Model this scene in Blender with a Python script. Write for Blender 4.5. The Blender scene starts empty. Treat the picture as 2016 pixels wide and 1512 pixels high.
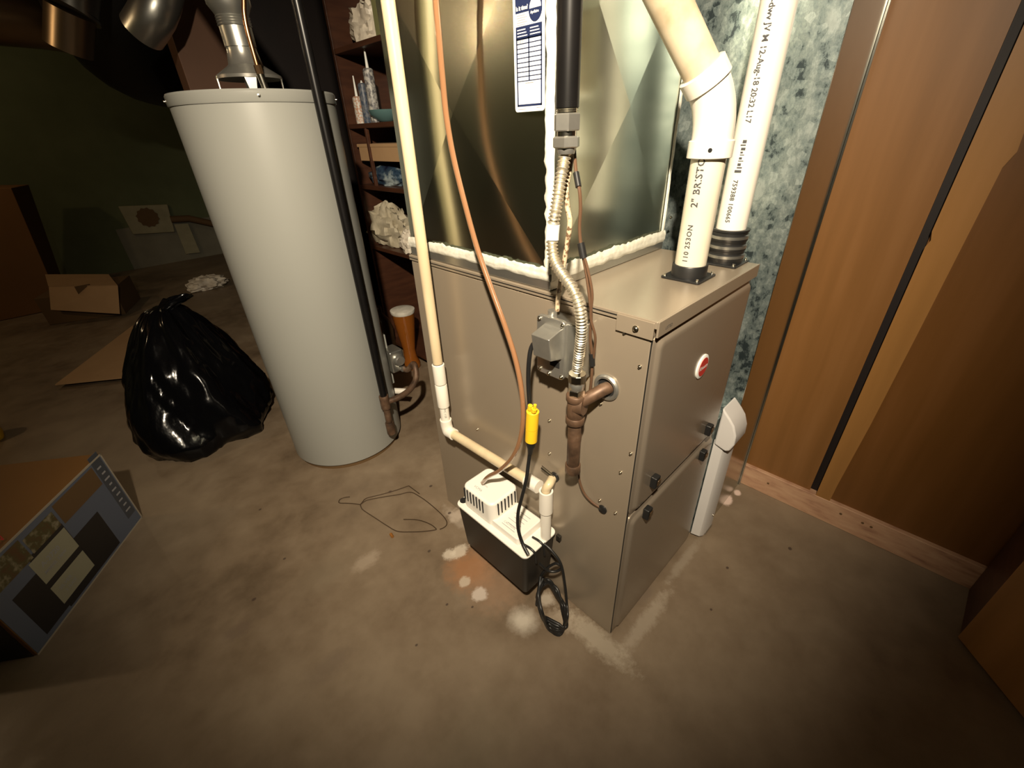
import bpy, math, random
from mathutils import Vector, Matrix, noise
random.seed(7)
SC = bpy.context.scene
COL = SC.collection
V = Vector

# ------------------------------------------------------------------ camera
F_PX = 849.82
YAW, PITCH, ROLL = 0.8068841, 0.5323691, 0.0407006
CAM = V((-0.62081, -0.30248, 1.17537))
cy, sy, cp, sp = math.cos(YAW), math.sin(YAW), math.cos(PITCH), math.sin(PITCH)
fwd = V((cy*cp, sy*cp, -sp)); r0 = V((sy, -cy, 0)); d0 = fwd.cross(r0)
rgt = r0*math.cos(ROLL) + d0*math.sin(ROLL)
dwn = -r0*math.sin(ROLL) + d0*math.cos(ROLL)
cd = bpy.data.cameras.new('camera'); cam = bpy.data.objects.new('camera', cd); COL.objects.link(cam)
cd.sensor_width = 36; cd.lens = F_PX/2016*36; cd.clip_start = 0.02; cd.clip_end = 60
m = Matrix((rgt, -dwn, -fwd)).transposed().to_4x4(); m.translation = CAM
cam.matrix_world = m
SC.camera = cam

# ------------------------------------------------------------------ world, lamps, exposure
SC.view_settings.view_transform = 'Standard'; SC.view_settings.look = 'None'
SC.view_settings.gamma = 1; SC.view_settings.use_curve_mapping = False
SC.view_settings.exposure = 0.12
w = bpy.data.worlds.new('world'); SC.world = w; w.use_nodes = True
w.node_tree.nodes['Background'].inputs[0].default_value = (1, .78, .5, 1)
w.node_tree.nodes['Background'].inputs[1].default_value = 0.006

def lamp(name, kind, loc, power, color, radius=.03, aim=None, size=None, blend=1):
    l = bpy.data.lights.new(name, kind); l.energy = power; l.color = color; l.shadow_soft_size = radius
    o = bpy.data.objects.new(name, l); COL.objects.link(o); o.location = loc
    if kind == 'SPOT':
        l.spot_size = size; l.spot_blend = blend
        o.rotation_euler = (V(aim)-V(loc)).to_track_quat('-Z', 'Y').to_euler()
    return o
lamp('work_lamp', 'SPOT', (-.86, -.47, 1.88), 300, (1, .85, .64), .03, (.42, .90, .73), math.radians(90), 1)
lamp('left_wall_fill', 'POINT', (-2.3, 2.6, 2.02), 15, (1, .72, .40), .04)  # added fill lamp, lights the left wall mirrored in the plenum
lamp('far_bulb', 'POINT', (-1.1, 4.6, 2.02), 5, (1, .74, .42), .04)

# ------------------------------------------------------------------ helpers
def at(px, py, ax, val):
    d = rgt*((px-1008)/F_PX) + dwn*((py-756)/F_PX) + fwd
    i = 'xyz'.index(ax); t = (val-CAM[i])/d[i]
    return CAM + d*t

class MB:
    def __init__(s): s.v = []; s.f = []; s.mi = []; s.cur = 0
    def add(s, vs, fs):
        n = len(s.v); s.v += [V(a) for a in vs]; s.f += [[n+i for i in f] for f in fs]; s.mi += [s.cur]*len(fs); return s
    def hexa(s, p): # 8 points: bottom 4, top 4
        return s.add(p, [(3,2,1,0),(4,5,6,7),(0,1,5,4),(1,2,6,5),(2,3,7,6),(3,0,4,7)])
    def box(s, a, b):
        (x0,y0,z0),(x1,y1,z1) = a, b
        x0,x1 = sorted((x0,x1)); y0,y1 = sorted((y0,y1)); z0,z1 = sorted((z0,z1))
        return s.hexa([(x0,y0,z0),(x1,y0,z0),(x1,y1,z0),(x0,y1,z0),(x0,y0,z1),(x1,y0,z1),(x1,y1,z1),(x0,y1,z1)])
    def prism(s, poly, o, u, v, nrm, h, taper=1.0):
        o,u,v,nrm = V(o),V(u),V(v),V(nrm); n = len(poly)
        cx = sum(p[0] for p in poly)/n; cyy = sum(p[1] for p in poly)/n
        a = [o+u*p[0]+v*p[1] for p in poly]
        b = [o+u*(cx+(p[0]-cx)*taper)+v*(cyy+(p[1]-cyy)*taper)+nrm*h for p in poly]
        fs = [tuple(range(n-1,-1,-1)), tuple(range(n,2*n))]+[(i,(i+1)%n,n+(i+1)%n,n+i) for i in range(n)]
        if u.cross(v).dot(nrm)*h < 0: fs = [tuple(reversed(f)) for f in fs]
        return s.add(a+b, fs)
    def tube(s, pts, r, n=12, cap=True, rf=None):
        pts = [V(p) for p in pts]; N = len(pts)
        t = [(pts[min(i+1,N-1)]-pts[max(i-1,0)]).normalized() for i in range(N)]
        up = V((0,0,1)) if abs(t[0].z) < .9 else V((1,0,0))
        a = t[0].cross(up).normalized(); vs = []
        for i in range(N):
            a = (a - t[i]*a.dot(t[i])).normalized(); b = t[i].cross(a)
            rr = rf(i) if rf else r
            for k in range(n):
                th = 2*math.pi*k/n; vs.append(pts[i]+(a*math.cos(th)+b*math.sin(th))*rr)
        fs = [(i*n+k, i*n+(k+1)%n, (i+1)*n+(k+1)%n, (i+1)*n+k) for i in range(N-1) for k in range(n)]
        if cap: fs += [tuple(range(n-1,-1,-1)), tuple((N-1)*n+k for k in range(n))]
        return s.add(vs, fs)
    def lathe(s, prof, o, axis=(0,0,1), n=32, closed=False, ph=0, sx=1, syy=1):
        ax = V(axis).normalized(); up = V((0,0,1)) if abs(ax.z) < .9 else V((1,0,0))
        a = up.cross(ax).normalized(); b = ax.cross(a); o = V(o); vs = []
        for r,h in prof:
            for k in range(n):
                th = 2*math.pi*k/n+ph; vs.append(o+ax*h+a*math.cos(th)*r*sx+b*math.sin(th)*r*syy)
        N = len(prof); fs = [(i*n+k, i*n+(k+1)%n, (i+1)*n+(k+1)%n, (i+1)*n+k) for i in range(N-1) for k in range(n)]
        if closed: fs += [((N-1)*n+k, (N-1)*n+(k+1)%n, (k+1)%n, k) for k in range(n)]
        else:
            if prof[0][0] > 1e-5: fs.append(tuple(range(n-1,-1,-1)))
            if prof[-1][0] > 1e-5: fs.append(tuple((N-1)*n+k for k in range(n)))
        return s.add(vs, fs)
    def build(s, name, mat, parent=None, bevel=0, smooth=40, kind=None, label=None, seg=2):
        me = bpy.data.meshes.new(name)
        off = parent_loc(parent)
        me.from_pydata([tuple(v-off) for v in s.v], [], s.f); me.update()
        mats = mat if isinstance(mat, (list, tuple)) else [mat]
        for mm in mats: me.materials.append(mm)
        if len(mats) > 1:
            for p, i in zip(me.polygons, s.mi): p.material_index = i
        o = bpy.data.objects.new(name, me); COL.objects.link(o)
        if parent: o.parent = parent
        if smooth:
            me.polygons.foreach_set('use_smooth', [True]*len(me.polygons)); me.set_sharp_from_angle(angle=math.radians(smooth))
        if bevel:
            bm_ = o.modifiers.new('bevel', 'BEVEL'); bm_.width = bevel; bm_.segments = seg; bm_.limit_method = 'ANGLE'; bm_.angle_limit = math.radians(35)
            bm_.harden_normals = True
        if kind: o['kind'] = kind
        if label: o['label'] = label
        return o
LOC = {}
def parent_loc(p):
    l = V((0,0,0))
    while p is not None:
        l = l + p.location; p = p.parent
    return l
def thing(name, label, cat, loc=(0,0,0), group=None):
    o = bpy.data.objects.new(name, None); COL.objects.link(o); o.location = loc; o.empty_display_size = .05
    return tag(o, label, cat, group)
def tag(o, label, cat, group=None, kind=None):
    o['label'] = label; o['category'] = cat
    if group: o['group'] = group
    if kind: o['kind'] = kind
    return o
def rrect(x0, y0, x1, y1, r, n=5):
    out = []
    for cx, cyy, a0 in ((x1-r,y1-r,0),(x0+r,y1-r,90),(x0+r,y0+r,180),(x1-r,y0+r,270)):
        for k in range(n+1):
            a = math.radians(a0+90*k/n); out.append((cx+r*math.cos(a), cyy+r*math.sin(a)))
    return out
def smoothp(pts, step=.006):
    pts = [V(p) for p in pts]; P = [pts[0]*2-pts[1]]+pts+[pts[-1]*2-pts[-2]]; out = []
    for i in range(1, len(P)-2):
        a,b,c,d = P[i-1:i+3]; n = max(2, int((c-b).length/step))
        for k in range(n):
            t = k/n
            out.append(.5*((2*b)+(c-a)*t+(2*a-5*b+4*c-d)*t*t+(3*b-a-3*c+d)*t**3))
    out.append(pts[-1]); return out
def text_mesh(txt, size, font_ext=0.0, bold=0.0, space=1.0):
    c = bpy.data.curves.new('lettering', 'FONT'); c.body = txt; c.size = size; c.offset = bold; c.extrude = font_ext; c.resolution_u = 2; c.space_character = space
    o = bpy.data.objects.new('lettering_tmp', c); COL.objects.link(o)
    dg = bpy.context.evaluated_depsgraph_get(); dg.update()
    me = bpy.data.meshes.new_from_object(o.evaluated_get(dg))
    vs = [v.co.copy() for v in me.vertices]; fs = [tuple(p.vertices) for p in me.polygons]
    bpy.data.objects.remove(o); bpy.data.curves.remove(c); bpy.data.meshes.remove(me)
    return vs, fs
def flat_text(mb, txt, size, o, u, v, bold=0, center=False, space=1.0, sx=1.0):
    vs, fs = text_mesh(txt, size, 0, bold, space); o,u,v = V(o),V(u).normalized(),V(v).normalized()
    if center and vs:
        c = (min(a.x for a in vs)+max(a.x for a in vs))/2; vs = [a-V((c,0,0)) for a in vs]
    return mb.add([o+u*a.x*sx+v*a.y for a in vs], fs)
def cyl_text(mb, txt, size, p0, axis, rad, facing, bold=0, flip=1, space=1.0, stretch=1.0):
    # text runs along the pipe axis, wrapped round the pipe, centred on direction `facing`
    vs, fs = text_mesh(txt, size, 0, bold, space); ax = V(axis).normalized()
    f = V(facing); f = (f-ax*f.dot(ax)).normalized(); sd = f.cross(ax)
    out = []
    for a in vs:
        th = (a.y-size*.35)/rad
        out.append(V(p0)+ax*a.x*flip*stretch+(f*math.cos(th)+sd*math.sin(th)*flip*1.0)*(rad+.0004))
    return mb.add(out, fs)

# ------------------------------------------------------------------ materials
def mat(name, color, rough=.5, metal=0, spec=.5, **k):
    m = bpy.data.materials.new(name); m.use_nodes = True; b = m.node_tree.nodes['Principled BSDF']
    b.inputs['Base Color'].default_value = (*color, 1); b.inputs['Roughness'].default_value = rough
    b.inputs['Metallic'].default_value = metal; b.inputs['Specular IOR Level'].default_value = spec
    for kk, vv in k.items(): b.inputs[kk.replace('_', ' ')].default_value = vv
    return m
def nz(m, scale, detail=4, coord='Object', stretch=(1,1,1), rough=.55, typ='ShaderNodeTexNoise'):
    nt = m.node_tree; tc = nt.nodes.new('ShaderNodeTexCoord'); mp = nt.nodes.new('ShaderNodeMapping')
    mp.inputs['Scale'].default_value = stretch; nt.links.new(tc.outputs[coord], mp.inputs[0])
    t = nt.nodes.new(typ); t.inputs['Scale'].default_value = scale
    if typ == 'ShaderNodeTexNoise': t.inputs['Detail'].default_value = detail; t.inputs['Roughness'].default_value = rough
    nt.links.new(mp.outputs[0], t.inputs['Vector']); return t
def ramp(m, src, stops):
    r = m.node_tree.nodes.new('ShaderNodeValToRGB'); e = r.color_ramp.elements
    while len(e) < len(stops): e.new(.5)
    for i, (p, c) in enumerate(stops): e[i].position = p; e[i].color = (*c, 1) if len(c) == 3 else c
    m.node_tree.links.new(src, r.inputs[0]); return r
def bump(m, src, strength=.2, dist=.002):
    nt = m.node_tree; b = nt.nodes.new('ShaderNodeBump'); b.inputs['Strength'].default_value = strength; b.inputs['Distance'].default_value = dist
    nt.links.new(src, b.inputs['Height']); nt.links.new(b.outputs[0], nt.nodes['Principled BSDF'].inputs['Normal'])
def col_noise(name, stops, scale, rough=.5, metal=0, detail=4, stretch=(1,1,1), bmp=0, bd=.002, rr=None, spec=.5, typ='ShaderNodeTexNoise'):
    m = mat(name, stops[0][1], rough, metal, spec); n = nz(m, scale, detail, 'Object', stretch, typ=typ)
    out = n.outputs['Fac'] if typ == 'ShaderNodeTexNoise' else n.outputs['Color']
    if typ != 'ShaderNodeTexNoise':
        sep = m.node_tree.nodes.new('ShaderNodeSeparateColor'); m.node_tree.links.new(out, sep.inputs[0]); out = sep.outputs[0]
    r = ramp(m, out, stops); b = m.node_tree.nodes['Principled BSDF']
    m.node_tree.links.new(r.outputs[0], b.inputs['Base Color'])
    if bmp: bump(m, out, bmp, bd)
    if rr:
        q = ramp(m, out, [(0,(rr[0],)*3),(1,(rr[1],)*3)]); m.node_tree.links.new(q.outputs[0], b.inputs['Roughness'])
    return m

M = {}
M['paint'] = col_noise('furnace_paint', [(0,(.285,.235,.175)),(1,(.325,.27,.205))], 3, .30, .35, 3)
M['paint_door'] = col_noise('furnace_door_paint', [(0,(.26,.215,.165)),(1,(.30,.25,.195))], 3, .27, .45, 3)
M['steel'] = col_noise('cabinet_steel', [(0,(.50,.53,.46)),(1,(.60,.63,.55))], 2.5, .2, 1.0, 4, rr=(.17,.27))  # slight green tint puts the green wall's reflection into the steel colour
def galv():
    m = mat('spangled_galvanized', (.4,.45,.45), .35, .75); nt = m.node_tree; b = nt.nodes['Principled BSDF']
    n0 = nz(m, 34, 9, stretch=(1,1,.6), rough=.78); nb_ = nz(m, 5, 4); v = nz(m, 70, typ='ShaderNodeTexVoronoi')
    sep = nt.nodes.new('ShaderNodeSeparateColor'); nt.links.new(v.outputs['Color'], sep.inputs[0])
    a1 = nt.nodes.new('ShaderNodeMath'); a1.operation = 'MULTIPLY_ADD'; a1.inputs[1].default_value = .10
    nt.links.new(sep.outputs[0], a1.inputs[0]); nt.links.new(n0.outputs['Fac'], a1.inputs[2])
    ad = nt.nodes.new('ShaderNodeMath'); ad.operation = 'MULTIPLY_ADD'; ad.inputs[1].default_value = .35
    nt.links.new(nb_.outputs['Fac'], ad.inputs[0]); nt.links.new(a1.outputs[0], ad.inputs[2])
    r = ramp(m, ad.outputs[0], [(.60,(.04,.055,.06)),(.66,(.17,.215,.215)),(.76,(.29,.345,.335)),(.86,(.50,.57,.55))])
    nt.links.new(r.outputs[0], b.inputs['Base Color'])
    q = ramp(m, n0.outputs['Fac'], [(.35,(.5,.5,.5)),(.65,(.3,.3,.3))]); nt.links.new(q.outputs[0], b.inputs['Roughness'])
    bump(m, n0.outputs['Fac'], .15, .001); return m
M['galv'] = galv()
M['galv_front'] = col_noise('galvanized_front', [(0,(.42,.42,.38)),(1,(.52,.52,.47))], 20, .22, 1, 4)
M['galv_plain'] = col_noise('galvanized_plain', [(0,(.38,.38,.35)),(1,(.52,.51,.47))], 18, .32, .9, 4)
M['cast'] = col_noise('zinc_casting', [(0,(.42,.41,.38)),(1,(.56,.55,.50))], 60, .34, .85, 3, bmp=.1)
M['steel_bright'] = mat('bright_steel', (.72,.69,.60), .2, 1)
M['flex'] = mat('flex_steel', (.80,.74,.60), .34, .85)
M['black_pipe'] = col_noise('black_iron', [(0,(.004,.004,.004)),(1,(.008,.007,.007))], 30, .33, 0, 3, spec=.3)
M['rust_pipe'] = col_noise('rusty_iron', [(.3,(.045,.028,.018)),(.55,(.13,.075,.045)),(.75,(.20,.14,.095))], 25, .5, .35, 5, bmp=.1)
M['pvc_white'] = col_noise('white_pvc', [(0,(.70,.66,.58)),(1,(.78,.74,.66))], 8, .3, 0, 3)
M['pvc_ivory'] = col_noise('ivory_pvc', [(.38,(.60,.55,.44)),(.8,(.68,.63,.51))], 10, .32, 0, 5)
M['pvc_cream'] = col_noise('aged_cream_pvc', [(.38,(.52,.42,.27)),(.55,(.62,.51,.33)),(.8,(.66,.55,.37))], 10, .32, 0, 5, stretch=(1,1,.3))
M['pvc_tan'] = col_noise('dirty_pvc', [(.3,(.38,.29,.18)),(.5,(.58,.49,.35)),(.7,(.66,.58,.43))], 9, .35, 0, 5)
M['ink'] = mat('pipe_ink', (.05,.05,.055), .6)
M['navy'] = mat('navy_print', (.008,.016,.06), .5)
M['label_white'] = mat('white_label', (.78,.78,.74), .45)
M['grey_print'] = mat('grey_print', (.30,.30,.32), .6)
M['rubber'] = mat('black_rubber', (.012,.012,.012), .4)
M['dark'] = mat('dark_void', (.004,.004,.004), .9)
M['enamel'] = col_noise('heater_enamel', [(0,(.265,.267,.245)),(1,(.29,.292,.267))], 2, .38, 0, 2)
M['enamel_lid'] = mat('heater_lid_enamel', (.26,.262,.24), .25)
M['hood'] = mat('draft_hood_metal', (.42,.41,.37), .25, .8)
M['copper'] = col_noise('copper', [(0,(.55,.26,.11)),(1,(.68,.36,.17))], 30, .28, 1, 3)
M['vinyl'] = mat('amber_vinyl_tube', (.27,.135,.065), .10, 0, 1.0, Coat_Weight=1.0, IOR=1.5)
M['yellow'] = mat('yellow_plug_plastic', (.85,.52,.02), .4)
M['pump_black'] = mat('pump_tank_plastic', (.018,.015,.012), .45)
M['pump_white'] = mat('pump_cover_plastic', (.80,.77,.70), .38)
M['filter_white'] = mat('filter_door_plastic', (.60,.58,.56), .4)
M['mastic'] = col_noise('brushed_mastic', [(.35,(.50,.49,.42)),(.6,(.64,.63,.55))], 60, .7, 0, 6, stretch=(1,1,1), bmp=.5, bd=.002)
M['cable'] = col_noise('spotted_cable', [(.42,(.13,.075,.04)),(.5,(.50,.40,.27)),(1,(.58,.48,.34))], 120, .5, 0, 4)
M['brown_wire'] = mat('brown_cable', (.10,.055,.032), .32)
M['red'] = mat('badge_red', (.45,.035,.03), .35)
M['bag'] = mat('black_trash_plastic', (.0025,.0025,.003), .14, 0, .22)
nn = nz(M['bag'], 9, 4, stretch=(1,1,.4)); bump(M['bag'], nn.outputs['Fac'], .30, .012)
M['card'] = col_noise('corrugated_cardboard', [(0,(.36,.22,.11)),(1,(.44,.28,.145))], 10, .8, 0, 4)
M['card_orange'] = col_noise('orange_cardboard', [(0,(.15,.066,.012)),(1,(.19,.085,.018))], 4, .7, 0, 4)
M['card_dark'] = col_noise('dark_brown_board', [(0,(.10,.055,.02)),(1,(.14,.08,.03))], 4, .8, 0, 4)  # plain dark brown tone shared by cardboard, pipe and print
M['print_blue'] = mat('printed_blue_card', (.10,.12,.17), .35)
M['print_blue_dark'] = mat('printed_slate_card', (.055,.063,.08), .4)
M['print_dark'] = mat('printed_dark_card', (.014,.013,.014), .35)
M['print_cream'] = mat('printed_cream_label', (.30,.29,.21), .45)
M['card_edge'] = mat('card_edge', (.32,.28,.22), .8)
M['food'] = col_noise('printed_food', [(.35,(.10,.05,.02)),(.5,(.08,.07,.025)),(.6,(.22,.19,.12)),(.75,(.28,.26,.21))], 35, .5, 0, 4)
M['green_wall'] = col_noise('green_painted_block', [(.3,(.090,.108,.050)),(.7,(.12,.14,.07))], 3, .8, 0, 5, bmp=.1)
M['grey_wall'] = col_noise('bare_grey_block', [(.3,(.17,.16,.12)),(.7,(.22,.21,.16))], 4, .85, 0, 5)
M['walnut'] = col_noise('dark_shelf_wood', [(.3,(.040,.014,.007)),(.7,(.070,.026,.012))], 6, .45, 0, 5, stretch=(1,1,6))
M['panel_black'] = col_noise('near_black_panel', [(.3,(.005,.002,.002)),(.7,(.009,.004,.003))], 6, .6, 0, 5)
M['post'] = col_noise('brown_post_wood', [(.3,(.13,.062,.034)),(.7,(.16,.078,.044))], 5, .6, 0, 5)
def wood(name, a, b, c, sc=5, rough=.42):
    m = mat(name, a, rough); n = nz(m, sc, 6, 'Object', (3, 5, .35), rough=.5)
    nn = nz(m, 1.3, 3); r = ramp(m, n.outputs['Fac'], [(.3,a),(.5,b),(.72,c)])
    bump(m, n.outputs['Fac'], .06, .001)
    m.node_tree.links.new(r.outputs[0], m.node_tree.nodes['Principled BSDF'].inputs['Base Color']); return m
M['wood'] = wood('orange_plywood', (.175,.078,.020), (.20,.090,.025), (.225,.105,.033))
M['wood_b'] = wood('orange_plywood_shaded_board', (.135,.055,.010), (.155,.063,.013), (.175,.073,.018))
M['batten'] = wood('light_batten_wood', (.27,.13,.035), (.30,.145,.04), (.33,.16,.05))
M['pine'] = col_noise('pink_pine_plate', [(.25,(.30,.15,.09)),(.45,(.48,.28,.17)),(.75,(.58,.37,.23))], 14, .6, 0, 6, stretch=(1,1,4))
M['joist'] = wood('joist_wood', (.14,.075,.035), (.18,.10,.05), (.22,.12,.06))
M['teal'] = mat('teal_dish_glaze', (.09,.17,.17), .25)
M['tube_grey'] = col_noise('grey_caulk_tube', [(.4,(.10,.10,.11)),(.6,(.42,.41,.38))], 70, .45, 0, 2)
M['tube_blue'] = col_noise('blue_caulk_tube', [(.4,(.03,.05,.09)),(.6,(.12,.13,.15))], 60, .45, 0, 2)
M['tube_white'] = col_noise('printed_caulk_tube', [(.42,(.55,.53,.48)),(.55,(.40,.16,.07)),(.62,(.5,.48,.44))], 60, .45, 0, 1)
M['blue_bag'] = col_noise('blue_plastic_bundle', [(.35,(.008,.012,.035)),(.5,(.03,.06,.10)),(.62,(.30,.36,.38))], 14, .3, 0, 5, bmp=.4, bd=.01)
M['rag'] = col_noise('crumpled_cream_rag', [(.3,(.30,.26,.18)),(.6,(.50,.45,.34))], 12, .8, 0, 5, bmp=.6, bd=.012)
M['amber'] = mat('amber_glass', (.40,.13,.02), .08, 0, .7, Transmission_Weight=.5)
M['jar_dark'] = mat('dark_glass', (.05,.03,.015), .12)
M['plaster'] = col_noise('white_plaster', [(.3,(.45,.42,.36)),(.6,(.6,.57,.5))], 30, .8, 0, 4)
M['packet'] = col_noise('white_plastic_bag', [(.35,(.50,.44,.36)),(.6,(.68,.62,.52))], 16, .4, 0, 4, bmp=.5, bd=.01)
M['wallplate'] = col_noise('cream_panel', [(.3,(.26,.24,.15)),(.7,(.34,.31,.20))], 8, .7, 0, 4)
M['hanger'] = mat('hanger_wire', (.12,.08,.05), .35, .7)

def floor_mat():
    m = mat('stained_concrete', (.3,.24,.18), .55); nt = m.node_tree; b = nt.nodes['Principled BSDF']
    n1 = nz(m, 1.6, 6); n2 = nz(m, 9, 8, rough=.65); n3 = nz(m, 90, 3)
    mx = nt.nodes.new('ShaderNodeMath'); mx.operation = 'MULTIPLY_ADD'; nt.links.new(n2.outputs['Fac'], mx.inputs[0]); mx.inputs[1].default_value = .5
    nt.links.new(n1.outputs['Fac'], mx.inputs[2])
    base = ramp(m, mx.outputs[0], [(.55,(.118,.084,.053)),(.70,(.180,.132,.086)),(.92,(.250,.192,.130))])
    cur = base.outputs[0]
    tc = nt.nodes.new('ShaderNodeTexCoord')
    nw = nz(m, 38, 8, rough=.75)
    def stain(x, y, rx, ry, rot, color, amt, edge=.5, hard=.35):
        nonlocal cur
        mp = nt.nodes.new('ShaderNodeMapping'); mp.vector_type = 'TEXTURE'
        mp.inputs['Location'].default_value = (x, y, 0); mp.inputs['Rotation'].default_value = (0,0,rot); mp.inputs['Scale'].default_value = (rx, ry, 1)
        nt.links.new(tc.outputs['Object'], mp.inputs[0])
        ln = nt.nodes.new('ShaderNodeVectorMath'); ln.operation = 'LENGTH'; nt.links.new(mp.outputs[0], ln.inputs[0])
        a = nt.nodes.new('ShaderNodeMath'); a.operation = 'MULTIPLY_ADD'; nt.links.new(nw.outputs['Fac'], a.inputs[0]); a.inputs[1].default_value = edge*2
        nt.links.new(ln.outputs['Value'], a.inputs[2])
        mr = nt.nodes.new('ShaderNodeMapRange'); mr.inputs['From Min'].default_value = 1+edge+hard*.3; mr.inputs['From Max'].default_value = 1+edge-hard
        mr.inputs['To Max'].default_value = amt; nt.links.new(a.outputs[0], mr.inputs['Value'])
        mix = nt.nodes.new('ShaderNodeMix'); mix.data_type = 'RGBA'; nt.links.new(mr.outputs[0], mix.inputs['Factor'])
        nt.links.new(cur, mix.inputs['A']); mix.inputs['B'].default_value = (*color, 1); cur = mix.outputs['Result']
    def S(px, py, rpx, rot, color, amt, asp=1, edge=.5, hard=.35, foot=1):
        p = at(px, py, 'z', 0); q = at(px+rpx, py, 'z', 0); r = (q-p).length*foot
        stain(p.x, p.y, r, r*asp, rot, color, amt, edge, hard)
    S(925,1120,50,0,(.34,.16,.07),.75,1.1,.6,.6)
    S(975,1155,60,0,(.33,.20,.12),.5,1,.7,.6)
    S(905,1085,20,0,(.62,.55,.45),.7,.7,.9,.3)
    S(885,1092,14,0,(.62,.55,.45),.7,1,1.0,.3)
    S(945,1170,17,0,(.60,.52,.45),.75,1,.8,.3)
    S(915,1145,12,0,(.58,.52,.42),.6,1,.8,.3)
    S(1030,1222,28,.3,(.58,.52,.43),.85,1.1,.5,.75)
    S(1075,1180,16,.3,(.50,.44,.36),.6,1.1,1.0,.5)
    stain(-.035,.03,.035,.12,0,(.46,.40,.31),.6,1.1,.5); stain(-.06,.12,.03,.06,.4,(.40,.33,.25),.5,1.2,.5)
    stain(.10,-.045,.14,.022,0,(.42,.36,.28),.5,1.1,.5); stain(.35,-.03,.12,.015,0,(.36,.31,.24),.4,1.1,.5); stain(-.03,.62,.025,.09,0,(.40,.34,.27),.45,1.1,.5)
    S(1432,985,17,.1,(.75,.58,.50),.9,.6,.6,.3)
    S(1452,970,9,.1,(.75,.58,.50),.9,.8,.6,.3)
    S(905,1010,30,0,(.52,.44,.36),.5,.5,1.0,.4)
    S(470,1240,28,0,(.14,.10,.07),.6,.7,.8,.5)
    S(650,1310,50,0,(.15,.11,.08),.4,.5,.9,.6)
    S(1270,1170,26,0,(.15,.11,.08),.5,.6,.8,.5)
    S(720,1105,30,0,(.44,.36,.28),.4,.6,.9,.5)
    S(640,1130,60,0,(.17,.135,.09),.35,.7,.9,.7)
    S(930,1480,120,0,(.19,.16,.10),.3,.7,.9,.8)
    for (x,y,r) in ((885,1010,5),(848,957,5),(512,1003,4),(1555,1080,6),(1432,1118,5),(1400,1200,4),(820,1270,4),(845,1085,5),(768,968,5),(560,1100,4),(930,1195,4),(500,1180,6),(880,1190,4)):
        S(x,y,r*.75,0,(.06,.04,.03),.85,.8,.4,.3)
    nt.links.new(cur, b.inputs['Base Color'])
    q = ramp(m, n2.outputs['Fac'], [(.3,(.38,)*3),(.7,(.62,)*3)]); nt.links.new(q.outputs[0], b.inputs['Roughness'])
    bump(m, n2.outputs['Fac'], .25, .004)
    return m
M['floor'] = floor_mat()

# ------------------------------------------------------------------ setting
def struct(mb, name, mt, **k): return mb.build(name, mt, kind='structure', **k)
XW = .83; YB = 6.0
struct(MB().box((-3.2,-2.6,-.1),(XW+1.4,YB+.1,0)), 'floor', M['floor'], smooth=0)
wb = struct(MB().box((-3.2,YB,0),(2.23,YB+.1,2.3)), 'wall_back', M['green_wall'], smooth=0)
MB().box((-.25,YB-.012,0),(1.2,YB-.001,.42)).build('grey_patch', M['grey_wall'], wb, smooth=0, label='bare grey lower block section')
struct(MB().box((-3.3,-2.6,0),(-3.2,YB,2.3)), 'wall_left', M['green_wall'], smooth=0)
struct(MB().box((-3.2,-2.7,0),(XW+.02,-2.6,2.3)), 'wall_front', M['green_wall'], smooth=0)
ce = struct(MB().box((-3.2,-2.6,2.3),(2.23,YB,2.36)), 'ceiling', M['joist'], smooth=0)
for k in range(14):
    y = -2.2+k*.6
    MB().box((-3.2,y,2.10),(2.2,y+.04,2.3)).build('joist', M['joist'], ce, smooth=0)
# right wall: framed plywood, gap, batten, second board, pine bottom plate
wr = struct(MB().box((XW+.012,-2.6,0),(XW+.05,3.0,2.3)), 'wall_right', M['panel_black'], smooth=0)
def board(pts, x0, x1, name, mt, label=None):
    mb = MB(); n = len(pts)
    mb.add([(x0,a,b) for a,b in pts]+[(x1,a,b) for a,b in pts], [tuple(range(n)), tuple(range(2*n-1,n-1,-1))]+[(i,n+i,n+(i+1)%n,(i+1)%n) for i in range(n)])
    return mb.build(name, mt, wr, smooth=0, label=label)
board([(.30,.088),(.30,2.28),(-.232,2.28),(-.228,.95),(-.226,.088)], XW-.002, XW+.012, 'plywood_panel', M['wood'])
board([(-.247,.03),(-.247,.90),(-.252,.915),(-.247,.935),(-.251,2.28),(-.318,2.28),(-.318,1.14),(-.322,1.10),(-.312,1.07),(-.305,.70),(-.298,.4),(-.288,.16),(-.286,.03)], XW-.014, XW-.001, 'batten', M['batten'], 'pale batten board with a ragged edge')
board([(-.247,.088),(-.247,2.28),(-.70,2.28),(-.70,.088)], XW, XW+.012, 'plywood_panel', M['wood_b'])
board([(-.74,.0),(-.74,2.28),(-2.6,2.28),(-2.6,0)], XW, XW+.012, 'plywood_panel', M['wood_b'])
tr = struct(MB().box((XW-.016,-.72,0),(XW+.012,.02,.088)), 'trim_1', M['pine'], bevel=.002)
for (px,py) in ((1512,952),(1715,1038),(1698,1030),(1655,1012)):
    p = at(px,py,'x',XW-.017); MB().lathe([(.004,0),(.004,.0006),(.0,.0008)], (XW-.0158,p.y,p.z), (-1,0,0), 10).build('knot', M['card_dark'], tr)
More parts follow.
